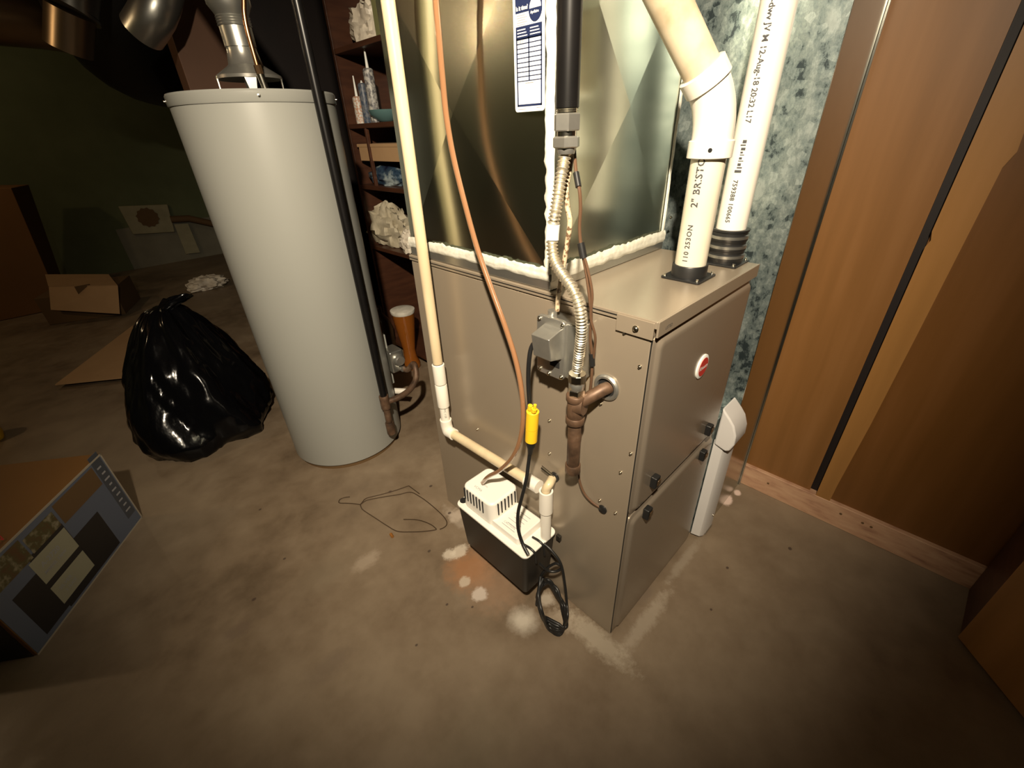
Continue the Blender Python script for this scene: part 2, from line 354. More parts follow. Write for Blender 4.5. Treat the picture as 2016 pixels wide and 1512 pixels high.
# wooden cabinet standing at the right edge
cab = thing('storage_cabinet', 'brown wooden cabinet corner standing against the plywood at the right edge', 'cabinet', (.70,-.75,0))
q = [(.617,-.647),(.812,-.655),(.812,-1.15),(.25,-.97)]
MB().hexa([(x,y,.0) for x,y in reversed(q)]+[(x,y,1.25) for x,y in reversed(q)]).build('body', M['walnut'], cab, smooth=0, bevel=.003)  # dark wood colour stands in for the shade on the far side
u = V((.25-.617,-.97+.647,0)).normalized(); nrm = V((u.y,-u.x,0)); nrm = nrm if nrm.dot(CAM-V((.617,-.647,0)))>0 else -nrm
o = V((.617,-.647,.0))+u*.004+V((0,0,.01))
MB().prism([(0,0),(.46,0),(.46,1.22),(0,1.22)], o, u, (0,0,1), nrm, .012).build('side_panel', M['batten'], cab, bevel=.002)  # paler wood colour makes up for the little light reaching this side

# ------------------------------------------------------------------ furnace
W, D, H = .4354, .715, .90
fu = thing('furnace', 'tall taupe metal gas furnace with two front doors beside the wood wall', 'furnace', (W/2, D/2, 0))
MB().box((0,.0045,0),(W,D,.885)).build('cabinet', M['paint'], fu, bevel=.004)
# faint embossed arcs are scratches only; vertical corner post seam
MB().box((-.0008,.0035,.01),(.003,.0052,.872)).build('seam', M['rubber'], fu, smooth=0)
lid = MB().box((-.003,-.003,.886),(W+.003,D+.003,.90)).build('top_panel', M['paint'], fu, bevel=.002)
MB().box((-.005,.002,.866),(-.001,.073,.897)).build('lip', M['paint'], lid, bevel=.001)
MB().box((-.003,-.006,.872),(W+.003,-.002,.9)).build('lip', M['paint'], lid, bevel=.001)
MB().box((-.004,.073,.893),(-.0028,D,.8945)).build('seam', M['rubber'], lid, smooth=0)
def screw(p, ax, par, r=.004, mt=None):
    return MB().lathe([(r*1.35,0),(r*1.35,.0012),(r*.85,.0014),(r*.8,.004),(r*.5,.0046),(0,.0046)], p, ax, 10).build('screw', mt or M['steel_bright'], par)
screw((-.005,.034,.879), (-1,0,0), fu, .0045)
for (px,py) in ((1230,655),(1260,722),(1183,795),(1242,893),(1212,1010),(1181,985),(1082,828),(1082,893),(940,845),(1222,930)):
    p = at(px,py,'x',0); screw((0,p.y,p.z), (-1,0,0), fu, .0028)
def door(z0, z1, name):
    # pillow-edged door with cut top corner
    x0, x1 = .001, W-.001; mb = MB(); R = .02
    prof = [(0,0),(-.004,.008),(-.0,.0),]
    rings = [(0,-.003,0),(0,.001,0),(.0015,.002,0),(.007,.0024,0),(.010,.0045,0),(.014,.0085,0),(.018,.0098,0),(.024,.0100,0)]
    loops = []
    for ins, dep, rr in rings:
        loops.append([(a, .004-dep, b) for a,b in rrect(x0+ins, z0+ins, x1-ins, z1-ins, R-ins*.5 if R-ins*.5>.004 else .004, 5)])
    n = len(loops[0]); vs = [p for L in loops for p in L]
    fs = [(i*n+k, i*n+(k+1)%n, (i+1)*n+(k+1)%n, (i+1)*n+k) for i in range(len(loops)-1) for k in range(n)]
    fs = [tuple(f) for f in fs]; fs.append(tuple((len(loops)-1)*n+k for k in range(n)))
    mb.add(vs, fs); return mb.build(name, M['paint_door'], fu, smooth=50)
ud = door(.447, .872, 'upper_door'); ld = door(.012, .441, 'lower_door')
def latch(px, py, par):
    p = at(px,py,'y',-.014); mb = MB(); mb.box((p.x-.010,-.020,p.z-.015),(p.x+.010,-.005,p.z+.015))
    o = mb.build('latch', M['rubber'], par, bevel=.003)
    MB().box((p.x-.006,-.023,p.z-.004),(p.x+.006,-.0202,p.z+.009)).build('latch_tab', M['jar_dark'], o, bevel=.001)
latch(1291,948,ud); latch(1397,846,ud); latch(1276,1010,ld); latch(1385,896,ld)
bp = at(1384,722,'y',-.009)
bd = MB().lathe([(0,-.001),(.0275,-.001),(.0275,.002),(.024,.0035),(0,.0035)], (bp.x,-.0062,bp.z), (0,-1,0), 36, sx=1, syy=1).build('badge', M['label_white'], ud)
for v in bd.data.vertices: pass
MB().lathe([(0,0),(.021,0),(.021,.0005),(0,.0005)], (bp.x,-.0098,bp.z), (0,-1,0), 36).build('emblem', M['red'], bd)
flat_text(MB(), 'Rheem', .0135, (bp.x,-.0106,bp.z-.0045), (1,0,0), (0,0,1), .0002, True).build('lettering', M['label_white'], bd, smooth=0)
flat_text(MB(), 'LISTED', .008, (.02,-.0063,.8805), (1,0,0), (0,0,1), 0).build('lettering', M['ink'], fu, smooth=0)

# ------------------------------------------------------------------ coil cabinet (plenum) on the furnace
Y0, Y1, X0, X1 = .236, .712, .008, .437
pl = thing('coil_cabinet', 'shiny cross-broken sheet metal coil cabinet with brushed mastic edges on the furnace', 'duct', ((X0+X1)/2,(Y0+Y1)/2,.90))
ZA, ZB = .932, 1.48
def xpanel(a, b, c, d, nrm, h, name='panel'):
    a,b,c,d = map(V,(a,b,c,d)); ctr = (a+b+c+d)/4+V(nrm)*h
    return MB().add([a,b,c,d,ctr],[(0,1,4),(1,2,4),(2,3,4),(3,0,4)]).build(name, M['steel'], pl, smooth=0)
xpanel((X0,Y1,ZA),(X0,Y0,ZA),(X0,Y0,ZB),(X0,Y1,ZB),(-1,0,0),.014)
xpanel((X0,Y0,ZA),(X1,Y0,ZA),(X1,Y0,ZB),(X0,Y0,ZB),(0,-1,0),.012)
xpanel((X1,Y0,ZA),(X1,Y1,ZA),(X1,Y1,ZB),(X1,Y0,ZB),(1,0,0),.005)
xpanel((X1,Y1,ZA),(X0,Y1,ZA),(X0,Y1,ZB),(X1,Y1,ZB),(0,1,0),.005)
MB().box((X0,Y0,ZB),(X1,Y1,ZB+.02)).build('upper_joint', M['galv_plain'], pl, bevel=.002)
MB().box((X0+.01,Y0+.01,ZB+.02),(X1-.01,Y1-.01,2.09)).build('riser', M['steel'], pl, smooth=0)
MB().box((X0-.006,Y0-.006,.9005),(X1+.004,Y1,ZA-.001)).build('base_flange', M['galv_plain'], pl, bevel=.003)
def mastic(a, b, up, nrm, w0, w1, seed, n=70):
    a,b,up,nrm = V(a),V(b),V(up),V(nrm); mb = MB(); K = 9; vs = []
    for i in range(n+1):
        t = i/n; c = a.lerp(b,t)
        e1 = w1*(1+.35*noise.noise(V((t*9,seed,0)))+.38*noise.noise(V((t*38,seed,3)))); e0 = w0*(1+.25*noise.noise(V((t*14,seed,7))))
        for k in range(K):
            s = k/(K-1); h = (math.sin(math.pi*s)**.5)*.0032*(1+.5*noise.noise(V((t*5,k*1.7,seed))))+.0005
            vs.append(c+up*(-e0+(e1+e0)*s)+nrm*h)
    fs = [(i*K+k,(i+1)*K+k,(i+1)*K+k+1,i*K+k+1) for i in range(n) for k in range(K-1)]
    mb.add(vs, fs); return mb.build('mastic', M['mastic'], pl, smooth=60)
mastic((X0-.006,Y1,ZA+.001),(X0-.006,Y0-.006,ZA+.001),(0,0,1),(-1,0,0),.013,.012,1)
mastic((X0-.006,Y0-.006,ZA+.001),(X1+.003,Y0-.006,ZA+.001),(0,0,1),(0,-1,0),.015,.013,2)
mastic((X0-.0015,Y0-.001,ZA),(X0-.0015,Y0-.001,ZB),(0,1,0),(-1,0,0),.002,.0120,3,90)
mastic((X0,Y0-.0015,ZA),(X0,Y0-.0015,ZB),(1,0,0),(0,-1,0),.002,.0055,4,90)
mastic((X1-.003,Y0-.0015,ZA),(X1-.003,Y0-.0015,ZB),(1,0,0),(0,-1,0),.004,.006,5,90)
for (px,py) in ((1097,134),(1320,428)):
    p = at(px,py,'y',Y0-.004); screw((p.x,Y0-.004,p.z), (0,-1,0), pl, .003)
# service sticker on the left panel
def pln(px,py): p = at(px,py,'x',X0-.009); return p
st0 = (.318, 1.198); st1 = (.262, 1.46)   # y,z lower-left (y decreases to the right)
o = V((X0-.0125, .3045, 1.200)); U = V((0,-1,0)); Z = V((0,0,1)); N = V((-1,0,0)); SW, SH = .0655, .30
st = MB().prism(rrect(0,0,SW,SH,.005), o, U, Z, N, .0006).build('service_sticker', M['label_white'], pl, smooth=0)
def srect(mb, x0, y0, x1, y1, h=.0009): return mb.prism([(x0,y0),(x1,y0),(x1,y1),(x0,y1)], o, U, Z, N, h)
mb = MB(); L, R_ = .0055, SW-.0055
srect(mb, L,.0075,L+.0025,.098); srect(mb, R_-.0025,.0075,R_,.098); srect(mb, L,.0075,R_,.0105); srect(mb, L,.095,R_,.1115)
srect(mb, SW/2-.0012,.042,SW/2+.0012,.098)
for k in range(10): srect(mb, L,.0415+k*.006,R_,.0427+k*.006)
srect(mb, L, .1275, R_, .20)
mb.prism([(.047+.0135*math.cos(a/24*6.283), .1285+.0150*math.sin(a/24*6.283)) for a in range(24)], o, U, Z, N, .0012)
mb.build('navy_print', M['navy'], st, smooth=0, kind='stuff')
mb = MB(); mb.prism([(.047+.0115*math.cos(a/12*3.1416), .1295+.0125*math.sin(a/12*3.1416)) for a in range(13)], o, U, Z, N, .0016)
flat_text(mb, 'Is it time?', .0075, o+U*.0075+Z*.1305+N*.0014, U, Z, .0002, sx=.85)
flat_text(mb, 'Replace', .0115, o+U*.014+Z*.1475+N*.0014, U, Z, .0003)
flat_text(mb, 'Aprilaire', .0050, o+U*.0375+Z*.1235+N*.0016, U, Z, .0001, sx=.95)
for k in range(3): srect(mb, .009, .099+k*.0038, .030-k*.002, .1003+k*.0038, .0013); srect(mb, .036, .099+k*.0038, .057-k*.002, .1003+k*.0038, .0013)
mb.build('white_print', M['label_white'], st, smooth=0, kind='stuff')
mb = MB()
for k in range(5): srect(mb, .008+(.002 if k%3==2 else 0), .1130+k*.0028, .026+(k%2)*.004, .1139+k*.0028, .0009)
flat_text(mb, '9.9.21', .0066, o+U*.0090+Z*.0905+N*.0013, U, Z, .0001); flat_text(mb, '1-22', .0055, o+U*.0105+Z*.0845+N*.0013, U, Z, .0)
srect(mb, .024, .0385, .042, .0398, .0009); srect(mb, .006,.0035,.024,.0043,.0009); srect(mb, .048,.0045,.060,.0053,.0009)
flat_text(mb, 'On schedule', .0032, o+U*.041+Z*.1345+N*.0018, U, Z, .0, sx=.7)
mb.build('grey_print', M['grey_print'], st, smooth=0, kind='stuff')

# ------------------------------------------------------------------ return duct and filter rack
rd = thing('return_duct', 'tall spangled galvanized return air duct beside the orange plywood wall', 'duct', (.67,.25,0))
mb = MB(); mb.add([(.54,-.02,.0),(.54,.62,.0),(.54,.62,2.09),(.54,-.02,2.09)],[(0,1,2,3)][::1]); mb.v += []
MB().hexa([(.54,-.0195,.0),(.545,-.0195,.0),(.545,.62,.0),(.54,.62,.0),(.54,-.0195,2.09),(.545,-.0195,2.09),(.545,.62,2.09),(.54,.62,2.09)]).build('side_panel', M['galv'], rd, smooth=0)
MB().box((.5405,-.021,0),(.812,-.0195,2.09)).build('front_panel', M['galv_front'], rd, smooth=0)
MB().box((.808,-.0195,0),(.812,.62,2.09)).build('side_panel', M['galv'], rd, smooth=0)
MB().box((.545,.612,0),(.808,.62,2.09)).build('back_panel', M['galv'], rd, smooth=0)
MB().box((.80,-.026,0),(.806,-.021,2.09)).build('standing_seam', M['galv_front'], rd, bevel=.001)
fr = thing('filter_rack', 'narrow white plastic filter door with curved latch handle between furnace and duct', 'filter rack', (.487,.2,0))
MB().box((.441,.002,.02),(.539,.60,.47)).build('housing', M['galv'], fr, smooth=0)
mb = MB(); pr = [(.452,.0),(.458,-.026),(.470,-.034),(.536,-.034),(.538,0)]
mb.add([(x,y,.014) for x,y in pr]+[(x,y,.40) for x,y in pr], [(4,3,2,1,0),(5,6,7,8,9)]+[(i,(i+1)%5,5+(i+1)%5,5+i) for i in range(5)])
mb.build('door', M['filter_white'], fr, bevel=.0015)
MB().box((.5375,.03,.548),(.5398,.6,.556)).build('drive_cleat', M['galv_plain'], rd, bevel=.001)
# handle: wide rounded cap
mb = MB(); prof = [(-.002,.388),(-.036,.378),(-.046,.385),(-.054,.41),(-.052,.44),(-.041,.468),(-.027,.485),(-.002,.510)]
for_x = [(.448,.0),(.450,.0),(.540,.0)]
n = len(prof)
mb.add([(.447,y,z) for y,z in prof]+[(.532,y,z) for y,z in prof], [tuple(range(n)),tuple(range(2*n-1,n-1,-1))]+[(i,n+i,n+(i+1)%n,(i+1)%n) for i in range(n)])
mb.build('handle', M['filter_white'], fr, bevel=.006, seg=3)
screw((.515,-.034,.075), (0,-1,0), fr, .0035)
MB().box((.49,-.035,.002),(.539,.0,.013)).build('bottom_flange', M['galv_plain'], fr, bevel=.001)

# ------------------------------------------------------------------ white PVC vent pipes
def flange(par, cx, cyy, s=.041):
    p = MB().prism(rrect(cx-s,cyy-s,cx+s,cyy+s,.006), (0,0,.9005), (1,0,0),(0,1,0),(0,0,1), .004).build('mounting_plate', M['rubber'], par, bevel=.001)
    for a in (-1,1):
        for b in (-1,1): screw((cx+a*(s-.007),cyy+b*(s-.007),.9045), (0,0,1), p, .003)
ex = thing('exhaust_pipe', 'short white plastic vent pipe with angled elbow, left of the two on the furnace', 'pipe', (.2535,.071,.90))
A = V((.2535,.071,.90)); RP = .0302
flange(ex, A.x, A.y)
MB().lathe([(.0305,0),(.0345,0),(.0345,.022),(.0335,.024),(.0305,.024)], A+V((0,0,.004)), (0,0,1), 32, closed=True).build('rubber_collar', M['rubber'], ex)
MB().lathe([(0,0),(RP,0),(RP,.26),(0,.26)], A+V((0,0,.005)), (0,0,1), 40).build('pipe', M['pvc_ivory'], ex)
zt = at(1405,285,'y',.075).z
B_ = V((A.x, A.y, zt-.02))
# elbow centre and the upper direction
Cc = at(1412,205,'y',.072); Cc = V((A.x, A.y, Cc.z))
DD = None
tgt = at(1318,0,'y',.072); tgt2 = V((tgt.x, .072, tgt.z)); 
up1 = (at(1325,20,'x',.18)-Cc).normalized()
up1 = V((up1.x, up1.y, up1.z))
hub = MB().lathe([(RP,0),(.0375,0),(.0385,.001),(.0385,.027),(.036,.0285),(RP,.0285)], B_-V((0,0,.0)), (0,0,1), 40, closed=True).build('elbow_hub', M['pvc_white'], ex)
path = [B_+V((0,0,.02)), B_+V((0,0,.028))]+[ (B_+V((0,0,.03))).lerp(Cc,t)*(1-t)+Cc.lerp(Cc+up1*.045,t)*t for t in (.15,.3,.45,.6,.75,.9,1)]
MB().tube(path, .0345, 40).build('elbow', M['pvc_white'], ex)
MB().lathe([(RP,0),(.0375,0),(.0385,.001),(.0385,.026),(.036,.0275),(RP,.0275)], Cc+up1*.036, up1, 40, closed=True).build('elbow_hub', M['pvc_white'], ex)
MB().lathe([(0,0),(RP,0),(RP,.20),(0,.20)], Cc+up1*.05, up1, 40).build('pipe', M['pvc_tan'], ex, label='dirty tan upper length of pipe')
MB().lathe([(RP,0),(.0375,0),(.0385,.001),(.0385,.05),(.036,.053),(RP,.053)], Cc+up1*.212, up1, 40, closed=True).build('elbow_hub', M['pvc_white'], ex)
top = Cc+up1*.26
MB().tube([top, top+up1*.03, top+up1*.05+V((0,0,.03)), V((top.x+up1.x*.06, top.y+up1.y*.06, 2.09))], .0345, 32).build('riser', M['pvc_white'], ex)
MB().lathe([(0,0),(.0035,0),(.0035,.0008),(0,.001)], B_+V((0,0,.014))+ (V((CAM.x-A.x,CAM.y-A.y,0)).normalized()*.0386), V((CAM.x-A.x,CAM.y-A.y,0)), 12).build('drill_hole', M['dark'], ex)
fc = V((CAM.x-A.x, CAM.y-A.y, 0)).normalized()
fcl = (Matrix.Rotation(math.radians(-22),3,'Z')@fc)
mb = MB(); cyl_text(mb, '2" BRISTOL', .018, A+V((0,0,.138)), (0,0,1), RP, fcl, .00035, 1, 1.05)
mb.build('lettering', M['ink'], ex, smooth=0); mb = MB(); cyl_text(mb, '110 253ON', .0135, A+V((0,0,.036)), (0,0,1), RP, fcl, .0003, 1, 1.1)
mb.build('lettering', M['ink'], ex, smooth=0)

ip = thing('intake_pipe', 'long straight white plastic pipe with printed code, right of the two on the furnace', 'pipe', (.404,.060,.90))
A2 = V((.404,.060,.90)); 
tp = at(1562,0,'y',.05)
ax2 = (V((tp.x,tp.y,tp.z))-V((A2.x,A2.y,.97))); 
ax2 = V((0.0,-.0,1))
flange(ip, A2.x, A2.y, .041)
mb = MB(); prof = [(.0305,0),(.037,0)]
for k in range(3): z = .006+k*.020; prof += [(.0375,z),(.0385,z+.002),(.0385,z+.012),(.0365,z+.014),(.0365,z+.018)]
prof += [(.0385,.066),(.0385,.070),(.0305,.070)]
mb.lathe(prof, A2+V((0,0,.0045)), (0,0,1), 36, closed=True).build('rubber_boot', M['rubber'], ip)
for z in (.016,.036,.056):
    MB().lathe([(.0375,0),(.0392,0),(.0392,.006),(.0375,.006)], A2+V((0,0,z)), (0,0,1), 36, closed=True).build('hose_clamp', M['galv_plain'], ip)
MB().lathe([(0,0),(RP,0),(RP,1.14),(0,1.14)], A2+V((0,0,.045)), (0,0,1), 40).build('pipe', M['pvc_white'], ip)
fc2 = V((CAM.x-A2.x, CAM.y-A2.y, 0)).normalized(); fcr = (Matrix.Rotation(math.radians(-18),3,'Z')@fc2)
mb = MB(); 
cyl_text(mb, '665 NSFa-dwv JV M 12-Aug-18 20:32 L17', .0145, A2+V((0,0,.505)), (0,0,1), RP, fcr, .0003, -1, 1.0, .96)
mb.build('lettering', M['ink'], ip, smooth=0); mb = MB(); cyl_text(mb, '759388 100665', .0125, A2+V((0,0,.172)), (0,0,1), RP, fcr, .0003, -1, 1.05)
mb.build('lettering', M['ink'], ip, smooth=0); mb = MB()
def band(mb, z0, z1, w, off=0):
    f = fcr; s = V((0,0,1)).cross(f); vs = []
    for z in (z0,z1):
        for k in range(4):
            th = (-.5+k/3)*w/RP+off; vs.append(A2+V((0,0,z))+(f*math.cos(th)+s*math.sin(th))*(RP+.0004))
    mb.add(vs, [(k,k+1,5+k,4+k) for k in range(3)])
zz = .185+A2.z*0
for k,(g,t,w_) in enumerate(((0,.006,.016),(.003,.003,.012),(.002,.006,.008),(.003,.002,.012),(.002,.005,.007),(.003,.002,.010),(.002,.004,.006),(.002,.006,.010),(.003,.003,.012),(.002,.007,.009))):
    zz += g; band(mb, zz, zz+t*.8, w_*.8, .05*(k%2)); zz += t*.8
mb.build('bar_code', M['ink'], ip, smooth=0, kind='stuff')

# ------------------------------------------------------------------ gas line with corrugated connector
XG = -.045
def G(px,py,x=XG): return at(px,py,'x',x)
gp = thing('gas_line', 'gas line with thick black pipe, corrugated steel connector and rusty drip leg', 'pipe', (XG,.15,.55))
b0 = G(1117,205); gxy = V((XG,b0.y,0))
def Z_(py, px=1117): return G(px,py).z
MB().lathe([(0,0),(.0168,0),(.0168,1.0-.0),(0,1.0)], (XG,b0.y,Z_(212)), (0,0,1), 28).build('black_pipe', M['black_pipe'], gp)
for k in range(5): pass
mb = MB(); z = Z_(222)
pf = []
for k in range(6): pf += [(.0168,k*.0025),(.0155,k*.0025+.00125)]
mb.lathe([(0,0)]+pf+[(0,.0151)], (XG,b0.y,z), (0,0,1), 24).build('pipe_thread', M['steel_bright'], gp)
z1, z2 = Z_(258), Z_(223)
MB().lathe([(0,0),(.0185,0),(.0198,.0015),(.0198,z2-z1-.0015),(.0185,z2-z1),(0,z2-z1)], (XG,b0.y,z1), (0,0,1), 6, ph=.3).build('hex_coupling', M['cast'], gp, smooth=20)
z3 = Z_(268); MB().lathe([(0,0),(.015,0),(.015,z1-z3),(0,z1-z3)], (XG,b0.y,z3), (0,0,1), 24).build('neck', M['steel_bright'], gp)
z4 = Z_(291); MB().lathe([(0,0),(.0185,0),(.021,.0015),(.021,z3-z4-.002),(.0185,z3-z4),(0,z3-z4)], (XG,b0.y,z4), (0,0,1), 6, ph=0).build('flare_nut', M['cast'], gp, smooth=20)
z5 = Z_(303); MB().lathe([(0,0),(.013,0),(.015,z4-z5-.002),(.015,z4-z5),(0,z4-z5)], (XG,b0.y,z5), (0,0,1), 24).build('ferrule', M['cast'], gp)
fl = [(1113,300,-.045),(1110,320,-.048),(1105,345,-.055),(1099,385,-.062),(1094,415,-.068),(1089,445,-.07),(1087,485,-.074),(1092,515,-.078),(1108,541,-.082),(1125,565,-.086),(1138,595,-.088),(1144,625,-.085),(1145,655,-.078),(1141,691,-.068),(1136,728,-.056)]
pth = smoothp([at(a,b,'x',c) for a,b,c in fl], .0011)
MB().tube(pth, .01, 16, rf=lambda i: .0083+.0018*math.sin(i*2*math.pi/5.2)).build('corrugated_connector', M['flex'], gp, smooth=80)
tg = pth[int(len(pth)*.30)]; tg2 = pth[int(len(pth)*.35)]
MB().tube([pth[int(len(pth)*.265)], pth[int(len(pth)*.30)], pth[int(len(pth)*.325)]], .0108, 20).build('paper_tag', M['label_white'], gp)
lp = G(1131,850); ly = lp.y
def gl(py): return G(1130,py).z
def seg(name, pya, pyb, r, mt, n=28, ph=0, sm=40):
    za, zb = gl(pyb), gl(pya); h = zb-za
    return MB().lathe([(0,0),(r*.94,0),(r,.0015),(r,h-.0015),(r*.94,h),(0,h)], (XG,ly,za), (0,0,1), n, ph=ph).build(name, mt, gp, smooth=sm)
seg('flare_nut', 732, 748, .0175, M['steel_bright'], 12, sm=10)
seg('nut_body', 748, 762, .0155, M['cast'])
seg('hex_fitting', 762, 776, .0165, M['steel_bright'], 6, .3, 20)
seg('tee_rim', 774, 786, .0195, M['rust_pipe'])
seg('tee', 786, 820, .0168, M['rust_pipe'])
seg('tee_rim', 818, 831, .0190, M['rust_pipe'])
seg('drip_leg', 831, 916, .0137, M['rust_pipe'])
seg('cap', 914, 930, .0165, M['rust_pipe'])
gr = at(1195,762,'x',0)
mid = V((XG,ly,gl(795)))
MB().tube([mid, V((XG*.75, (ly+gr.y)/2, (mid.z+gr.z)/2)), V((-.012,gr.y,gr.z)), V((.004,gr.y-.004,gr.z))], .0125, 20).build('branch_pipe', M['rust_pipe'], gp)
MB().tube([mid, V((XG*.9, ly-.018, mid.z+.002))], .0185, 20).build('tee_outlet', M['rust_pipe'], gp)
gm = MB().lathe([(.019,0),(.0275,0),(.0275,.003),(.024,.006),(.020,.006)], (-.0005,gr.y,gr.z), (-1,0,0), 32, closed=True).build('grommet', M['cast'], fu)
MB().lathe([(0,0),(.019,0),(.019,.001),(0,.001)], (-.0005,gr.y,gr.z), (-1,0,0), 32).build('opening', M['dark'], fu)

# ------------------------------------------------------------------ cables
cbl = MB().tube(smoothp([at(1127,240,'x',-.012), at(1125,300,'x',-.012), at(1120,340,'x',-.02), at(1115,369,'x',-.03), at(1117,407,'x',-.03), at(1122,436,'x',-.03), at(1118,471,'x',-.03), at(1111,514,'x',-.03), at(1104,555,'x',-.03), at(1099,585,'x',-.025), at(1097,612,'x',-.025)], .005), .0045, 10, rf=None)
cb = cbl.build('metal_clad_cable', M['cable']); tag(cb, 'mottled cream cable hanging behind the corrugated gas connector', 'cable')
bw = thing('thermostat_wire', 'thin brown wires bundled with black tape, running down into the furnace side', 'wire', (-.02,.12,.42))
wp = [(1130,250,-.02),(1131,300,-.025),(1135,345,-.035),(1141,375,-.04),(1143,410,-.04),(1141,450,-.04),(1145,490,-.04),(1154,535,-.04),(1160,580,-.04),(1164,625,-.04),(1162,665,-.035),(1166,706,-.03),(1164,750,-.028),(1158,790,-.02),(1146,840,-.012),(1139,890,-.01),(1139,935,-.01),(1148,967,-.01),(1165,988,-.008),(1186,1002,-.001)]
MB().tube(smoothp([at(a,b,'x',c) for a,b,c in wp], .006), .0028, 8).build('wire', M['brown_wire'], bw)
wp2 = [(1145,490,-.041),(1157,530,-.043),(1166,580,-.043),(1163,625,-.043),(1172,665,-.037),(1168,706,-.031)]
MB().tube(smoothp([at(a,b,'x',c) for a,b,c in wp2], .006), .0024, 8).build('wire', M['brown_wire'], bw)
for a,b,r in (((1134,340,-.034),(1139,368,-.04),.0048),((1143,478,-.041),(1149,508,-.041),.0062),((1165,696,-.031),(1166,720,-.031),.0055)):
    MB().tube([at(a[0],a[1],'x',a[2]), at(b[0],b[1],'x',b[2])], r, 10).build('tape', M['rubber'], bw)
g2 = at(1187,1002,'x',0); MB().lathe([(0,0),(.011,0),(.011,.003),(.008,.005),(0,.005)], (-.0005,g2.y,g2.z), (-1,0,0), 20, syy=1.0).build('bushing', M['rubber'], fu)

# ------------------------------------------------------------------ electrical switch box
sb = thing('switch_box', 'grey metal electrical switch box with raised cover on the furnace side', 'electrical box', (0,.19,.72))
a = at(1061,620,'x',0); c = at(1160,735,'x',0)
MB().box((-.038,.121,.752),(-.0005,.205,.868)).build('box', M['galv_plain'], sb, bevel=.004)
mb = MB().prism(rrect(-.238,.716,-.158,.868,.012), (-.038,0,0), (0,-1,0),(0,0,1),(-1,0,0), .010); 
mb = MB().prism([(y,z) for y,z in rrect(.152,.748,.222,.872,.010)], (-.037,0,0), (0,1,0),(0,0,1),(-1,0,0), .009)
mb.build('cover_plate', M['cast'], sb, bevel=.002)
mb = MB(); Y_a, Y_b = .158, .202
mb.hexa([(-.078,Y_a,.802),(-.045,Y_a,.794),(-.045,Y_b,.794),(-.078,Y_b,.802),(-.084,Y_a,.848),(-.045,Y_a,.858),(-.045,Y_b,.858),(-.084,Y_b,.848)])
mb.build('raised_cover', M['cast'], sb, bevel=.002)
MB().box((-.0475,.163,.774),(-.0455,.186,.786)).build('switch_slot', M['dark'], sb, smooth=0)
for (y,z) in ((.158,.864),(.214,.864),(.158,.756),(.214,.756),(.205,.84),(.19,.753)): screw((-.046,y,z), (-1,0,0), sb, .0032)
MB().tube([(-.03,.196,.866),(-.03,.196,.880)], .009, 14).build('connector', M['cast'], sb)

# ------------------------------------------------------------------ power cord with yellow plug
pc = thing('power_cord', 'black power cord with a bright yellow plug from switch box to pump', 'cord', (-.1,.25,.6))
p1 = [(1062,668,-.07),(1048,680,-.075),(1042,705,-.08),(1040,750,-.08),(1043,806,-.08)]
MB().tube(smoothp([at(a,b,'x',c) for a,b,c in p1], .006), .0045, 12).build('cord', M['rubber'], pc)
pa, pb, pcx, pe = [at(x_,y_,'x',-.085) for x_,y_ in ((1049,808),(1047,843),(1046,868),(1043,898))]
dpl = (pb-pa).normalized()
MB().lathe([(0,0),(.011,0),(.0135,.002),(.0135,(pb-pa).length-.001),(.0125,(pb-pa).length),(0,(pb-pa).length)], pa, dpl, 24).build('yellow_connector', M['yellow'], pc, label='bright yellow female connector')
MB().lathe([(0,0),(.0132,0),(.0132,(pcx-pb).length-.002),(.011,(pcx-pb).length),(0,(pcx-pb).length)], pb+dpl*.0006, dpl, 24).build('yellow_plug', M['yellow'], pc, label='bright yellow plug end')
for dx,dz,rr in ((.008,-.004,.006),(-.003,-.001,.005),(.010,.006,.0035)):
    v = pa+V((0,-dx,0))+V((-.006,0,.004)); MB().tube([v, v+V((0,-.002,.012+dz))], rr, 8).build('clamp_tab', M['yellow'], pc)
MB().lathe([(0,0),(.010,0),(.010,.012),(.0075,.02),(.0052,.038),(0,.038)], pcx, (pe-pcx), 20).build('black_plug', M['rubber'], pc)
p2 = [(1043,893,-.085),(1040,915,-.09),(1036,945,-.10),(1027,980,-.11),(1020,1010,-.115),(1020,1040,-.118),(1028,1068,-.12),(1040,1092,-.126)]
MB().tube(smoothp([at(a,b,'x',c) for a,b,c in p2], .006), .0042, 12).build('cord', M['rubber'], pc)

# ------------------------------------------------------------------ condensate pump
PX0,PX1,PY0,PY1,PZ = -.128,-.004,.190,.468,.252
pu = thing('condensate_pump', 'white topped condensate pump with black tank hung on the furnace side', 'pump', ((PX0+PX1)/2,(PY0+PY1)/2,.10))
mb = MB(); n_ = None
top_ = rrect(PX0+.003,PY0+.003,PX1-.003,PY1-.003,.014); bot_ = [((x-(PX0+PX1)/2)*.86+(PX0+PX1)/2-.0, (y-(PY0+PY1)/2)*.92+(PY0+PY1)/2) for x,y in top_]
n = len(top_)
mb.add([(x,y,.095) for x,y in bot_]+[(x,y,PZ) for x,y in top_], [tuple(range(n-1,-1,-1)),tuple(range(n,2*n))]+[(i,(i+1)%n,n+(i+1)%n,n+i) for i in range(n)])
mb.build('tank', M['pump_black'], pu, bevel=.003)
MB().prism(rrect(PX0,PY0,PX1,PY1,.016), (0,0,PZ+.0005), (1,0,0),(0,1,0),(0,0,1), .008).build('cover', M['pump_white'], pu, bevel=.003)
MB().prism(rrect(PX0+.016,PY0+.040,PX1-.014,PY1-.022,.008), (0,0,PZ+.008), (1,0,0),(0,1,0),(0,0,1), .022, .97).build('raised_deck', M['pump_white'], pu, bevel=.003)
